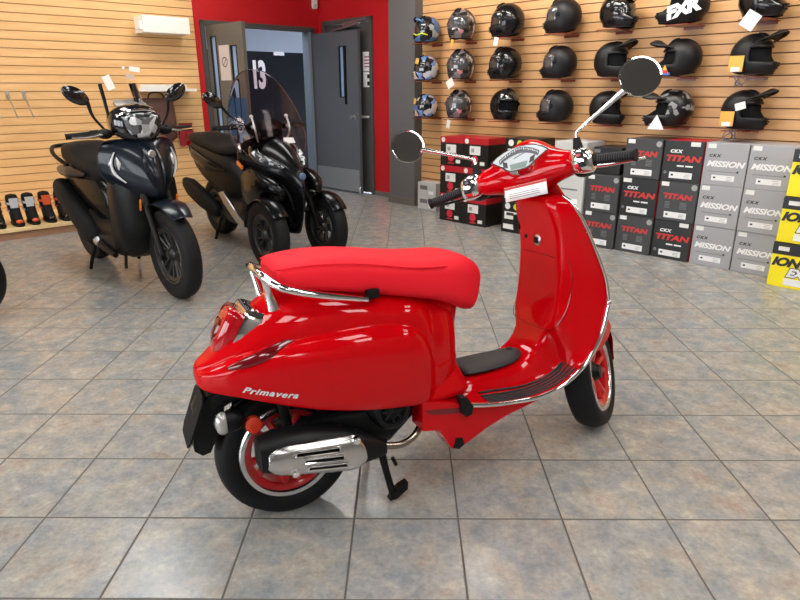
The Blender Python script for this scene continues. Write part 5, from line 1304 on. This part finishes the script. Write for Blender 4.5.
# ---- three-wheeler
TW_H = 140; d_ = Vector((math.sin(math.radians(TW_H)), math.cos(math.radians(TW_H)), 0)); tb = Vector((-.90, 5.02, 0))-1.5*d_
MP = Matrix.Translation(tb) @ Matrix.Rotation(math.radians(90-TW_H), 4, 'Z')
mp = empty('three_wheel_scooter', 'black three-wheeled scooter with a tall clear windscreen in front of the doorway', 'scooter', MP)
for s in (-1, 1):
    F_ = Matrix.Translation((1.5, s*.275, .28)) @ Matrix.Rotation(.12*0, 4, 'Z')
    wheel_parts(mp, 'front_tyre', .280, .115, .170, F_, 'gloss_wheel', 'gloss_wheel', 'gloss_wheel', 5, True, .012, .05)
    bm = NB(); rings = []
    for i in range(9):
        a = math.radians(35+14*i); r = .300
        rings.append([Vector((r*math.cos(a), y*.074, r*math.sin(a)))+Vector((math.cos(a), 0, math.sin(a)))*(.02*(1-abs(y)**2)-.012) for y in (-1, -.8, -.4, 0, .4, .8, 1)])
    loft(bm, rings, close=False); finish('front_mudguard', bm, 'black_paint', mp, F_, smooth=60, sub=1, solid=.006)
    bm = NB(); tube(bm, [(1.5, s*.20, .28), (1.46, s*.17, .46), (1.40, s*.12, .66)], [.028, .03, .03], 10, 3); finish('fork_leg', bm, 'black', mp)
    bm = NB(); tube(bm, [(1.44, s*.20, .56), (1.44, 0, .54)], .02, 8, 0); tube(bm, [(1.44, s*.20, .44), (1.44, 0, .42)], .02, 8, 0); finish('tilt_arms', bm, 'black', mp)
    bm = NB(); box(bm, (1.30, s*.262, .63), (.14, .010, .028), Matrix.Rotation(.45, 3, 'Y')); bevel_all(bm, .004); finish('silver_insert', bm, 'steel', mp)
wheel_parts(mp, 'rear_tyre', .280, .150, .170, Matrix.Translation((0, 0, .280)), 'gloss_wheel', 'gloss_wheel', 'gloss_wheel', 5, True, .012, .05)
NS = [(1.02, 1.20, .10, 1.05, 2.2), (.98, 1.32, .20, 1.0, 2.0), (.92, 1.42, .255, 1.0, 1.8), (.84, 1.53, .275, 1.02, 1.6), (.76, 1.61, .262, 1.05, 1.5), (.68, 1.65, .22, 1.1, 1.4), (.60, 1.655, .18, 1.2, 1.3), (.50, 1.635, .15, 1.25, 1.3), (.40, 1.60, .125, 1.3, 1.4), (.30, 1.56, .095, 1.35, 1.6), (.24, 1.52, .06, 1.4, 2)]
bm = NB(); vshell(bm, NS, 25); finish('front_fairing', bm, 'black_paint', mp, smooth=55, sub=1)
for s in (-1, 1):   # flared cheeks over each front wheel
    bm = NB(); loft(bm, [superring(1.58, s*.17, .615, .03, .03, 18, 2.5), superring(1.50, s*.20, .65, .06, .055, 18, 2.5), superring(1.38, s*.215, .66, .075, .09, 18, 2.5), superring(1.24, s*.205, .64, .075, .14, 18, 2.5), superring(1.10, s*.19, .62, .07, .18, 18, 2.5), superring(.98, s*.18, .60, .05, .17, 18, 2.5)]); finish('wing_panel', bm, 'black_paint', mp, smooth=55)
    bm = NB(); P = [front_on(NS, z, s*y, .006) for z, y in ((.935, .20), (.885, .195), (.835, .165), (.79, .09))]; tube(bm, P, [.010, .042, .046, .010], 10, 5); lp = finish('headlamp', bm, 'lamp_dark', mp)
    bm = NB()
    tube(bm, [p+Vector((.018, s*.004, .012)) for p in P], [.003, .030, .034, .004], 10, 5)
    finish('lamp_reflectors', bm, 'lamp_glass', lp)
    bm = NB(); tube(bm, [front_on(NS, z, s*y, .006) for z, y in ((.96, .228), (.90, .243))], [.010, .012], 8, 0); finish('position_lamp', bm, 'lens_clear', mp)
    bm = NB(); box(bm, (1.10, s*.282, .80), (.10, .014, .034), Matrix.Rotation(.4, 3, 'Y')); bevel_all(bm, .005); finish('side_reflector', bm, 'orange', mp)
bm = NB(); q = front_on(NS, .735, 0, .008); lathe(bm, [(0, .008), (.022, .006), (.026, 0), (.026, -.014)], q, 'x', 18); finish('badge', bm, mat('badge_blue', s2l(120, 140, 180), .3, .6), mp)
bm = NB()
for s in (-1, 1): tube(bm, [front_on(NS, z, s*y, .008) for z, y in ((.66, .10), (.57, .07), (.46, .05))], [.004, .012, .005], 8, 4)
finish('grille_trim', bm, 'panel_grey', mp)
bm = NB(); loft(bm, [superring(1.15, 0, .62, .22, .36, 20, 3.5), superring(1.02, 0, .56, .235, .32, 20, 3.5), superring(.96, 0, .34, .235, .13, 20, 3.5), superring(.62, 0, .34, .235, .13, 20, 3.5), superring(.50, 0, .40, .22, .16, 20, 3)]); finish('leg_shield', bm, 'black', mp, smooth=50)
for s in (-1, 1):
    bm = NB(); prism(bm, [(.52, .50), (.60, .52), (.86, .36), (.98, .30), (.98, .24), (.84, .28), (.62, .41)], s*.232, s*.245, 'y'); bevel_all(bm, .004); finish('foot_plate', bm, 'steel', mp)
bm = NB(); loft(bm, [superring(.80, 0, .48, .13, .22, 20, 3), superring(.55, 0, .62, .20, .24, 20, 3), superring(.20, 0, .68, .225, .20, 20, 3), superring(-.15, 0, .76, .19, .15, 20, 3), superring(-.40, 0, .84, .11, .09, 20, 3), superring(-.48, 0, .86, .05, .04, 20, 3)]); finish('rear_body', bm, 'panel_grey', mp, smooth=55, sub=1)
for s in (-1, 1):
    bm = NB(); tube(bm, [(.62, s*.20, .70), (.35, s*.232, .73), (.0, s*.215, .80), (-.3, s*.15, .86)], [.008, .05, .045, .01], 10, 5); finish('side_panel', bm, 'black_paint', mp)
    bm = NB(); box(bm, (-.05, s*.242, .80), (.07, .006, .022), Matrix.Rotation(.25, 3, 'Y')); finish('side_badge', bm, 'steel', mp)
seat_loft(mp, [(-.42, .90, .96, .09), (-.36, .89, .99, .14), (-.1, .86, 1.0, .165), (.12, .83, .985, .17), (.20, .81, .93, .17), (.42, .80, .90, .165), (.58, .82, .92, .13), (.68, .84, .92, .08)])
bm = NB(); rings = []
SCR = [(1.28, .88, .27), (1.25, .98, .35), (1.20, 1.09, .365), (1.14, 1.22, .335), (1.06, 1.35, .275), (.98, 1.46, .215), (.93, 1.53, .13), (.915, 1.55, .06)]
for x, z, w in SCR: rings.append([Vector((x-.55*(w*s)**2*1.6, w*s, z-.12*(w*s)**2)) for s in (-1, -.8, -.55, -.28, 0, .28, .55, .8, 1)])
loft(bm, rings, close=False); sw = finish('windscreen', bm, 'screen', mp, sub=1, solid=.004)
bm = NB()
for s in (-1, 1):
    tube(bm, [(1.16, s*.13, .98), (1.18, s*.16, 1.08), (1.14, s*.16, 1.17)], .008, 8, 3); sphere(bm, (1.15, s*.16, 1.10), (.02, .018, .018), 10, 6); sphere(bm, (1.13, s*.16, 1.18), (.02, .016, .016), 10, 6)
finish('screen_mount', bm, 'steel', mp)
bm = NB(); prism(bm, [(-.05, .0), (.06, .0), (.05, .045), (-.04, .05)], -.002, .002, 'x'); finish('screen_sticker', bm, 'paper', sw, Matrix.Translation((1.262, .10, .965)) @ Matrix.Rotation(-.35, 4, 'Y'), smooth=0)
bm = NB(); loft(bm, [superring(1.16, 0, 1.03, .10, .05, 18, 2.6), superring(1.05, 0, 1.08, .17, .075, 18, 2.6), superring(.95, 0, 1.08, .15, .05, 18, 2.6)]); finish('dash_cowl', bm, 'black', mp, smooth=50)
grips_mirrors(mp, 1.0, 1.10, .43, (1.08, .42, 1.31), 'black', sides=(-1,))
bm = NB(); rings = []
for x, z, r in ((.45, .30, .03), (.40, .32, .06), (.10, .40, .078), (-.15, .47, .076), (-.28, .50, .05)): rings.append(superring(x, -.23, z, r*.85, r*1.15, 18, 2.6))
loft(bm, rings); finish('muffler', bm, 'black_matte', mp, smooth=50)
bm = NB(); loft(bm, [superring(-.04, 0, .28, .10, .06, 16, 3), superring(.25, 0, .32, .17, .12, 16, 3), superring(.60, 0, .32, .14, .10, 16, 3)]); finish('engine', bm, 'black', mp, smooth=50)
for s in (-1, 1):
    bm = NB(); tube(bm, [(.30, s*.14, .22), (.27, s*.18, .10), (.25, s*.20, .012)], [.018, .015, .014], 8, 3); finish('stand_leg', bm, 'black', mp)
bm = NB(); loft(bm, [superring(-.46, 0, .87, .12, .035, 16, 3), superring(-.49, 0, .87, .10, .026, 16, 3)]); finish('tail_light', bm, 'lens_red', mp)

# ---- front end of a parked motorcycle, cut by the left edge of the frame
MC = Matrix.Translation((-2.79, 3.60, 0)) @ Matrix.Rotation(math.radians(8), 4, 'Z')
mc = empty('motorcycle', 'black motorcycle tyre just entering the left edge of the frame', 'motorcycle', MC)
FM = Matrix.Translation((0, 0, .29))
wheel_parts(mc, 'front_tyre', .290, .12, .200, FM, 'gloss_wheel', 'gloss_wheel', 'gloss_wheel', 5, True, .012, .05)
for s in (-1, 1):
    bm = NB(); tube(bm, [(0, s*.09, .29), (-.12, s*.09, .55), (-.30, s*.09, .95)], [.024, .024, .028], 10, 2); finish('fork_leg', bm, 'black', mc)
bm = NB(); rings = []
for i in range(8):
    a = math.radians(40+15*i); rings.append([Vector((.315*math.cos(a), y*.07, .315*math.sin(a)-.01*y*y)) for y in (-1, -.5, 0, .5, 1)])
loft(bm, rings, close=False); finish('front_mudguard', bm, 'black_paint', mc, FM, solid=.005, sub=1)
bm = NB(); tube(bm, [(-.30, 0, .93), (-.30, 0, .99)], .05, 12, 0); tube(bm, [(-.36, -.36, 1.03), (-.30, 0, 1.0), (-.36, .36, 1.03)], .014, 8, 4); finish('handlebar', bm, 'black', mc)
wheel_parts(mc, 'rear_tyre', .290, .15, .200, Matrix.Translation((-1.38, 0, .29)), 'gloss_wheel', 'gloss_wheel', 'gloss_wheel', 5, True, .012, .05)
bm = NB(); loft(bm, [superring(-.34, 0, .84, .05, .06, 18, 2.4), superring(-.42, 0, .86, .13, .11, 18, 2.4), superring(-.62, 0, .84, .16, .12, 18, 2.4), superring(-.82, 0, .78, .10, .08, 18, 2.4)]); finish('fuel_tank', bm, 'black_paint', mc, smooth=55, sub=1)
seat_loft(mc, [(-1.42, .80, .86, .06), (-1.30, .78, .88, .11), (-1.05, .74, .84, .14), (-.85, .72, .80, .11), (-.76, .73, .79, .06)])
bm = NB(); loft(bm, [superring(-.36, 0, .48, .10, .10, 16, 3), superring(-.50, 0, .48, .17, .17, 16, 3), superring(-.80, 0, .46, .17, .17, 16, 3), superring(-.95, 0, .46, .10, .10, 16, 3)]); finish('engine', bm, 'black', mc, smooth=50)
bm = NB(); tube(bm, [(-.30, .0, .88), (-.55, .10, .66), (-.95, .11, .50)], .03, 10, 3); tube(bm, [(-.30, .0, .88), (-.55, -.10, .66), (-.95, -.11, .50)], .03, 10, 3); finish('frame', bm, 'black', mc)
for s in (-1, 1):
    bm = NB(); tube(bm, [(-.90, s*.10, .42), (-1.38, s*.11, .29)], .026, 10, 0); finish('swing_arm', bm, 'black', mc)
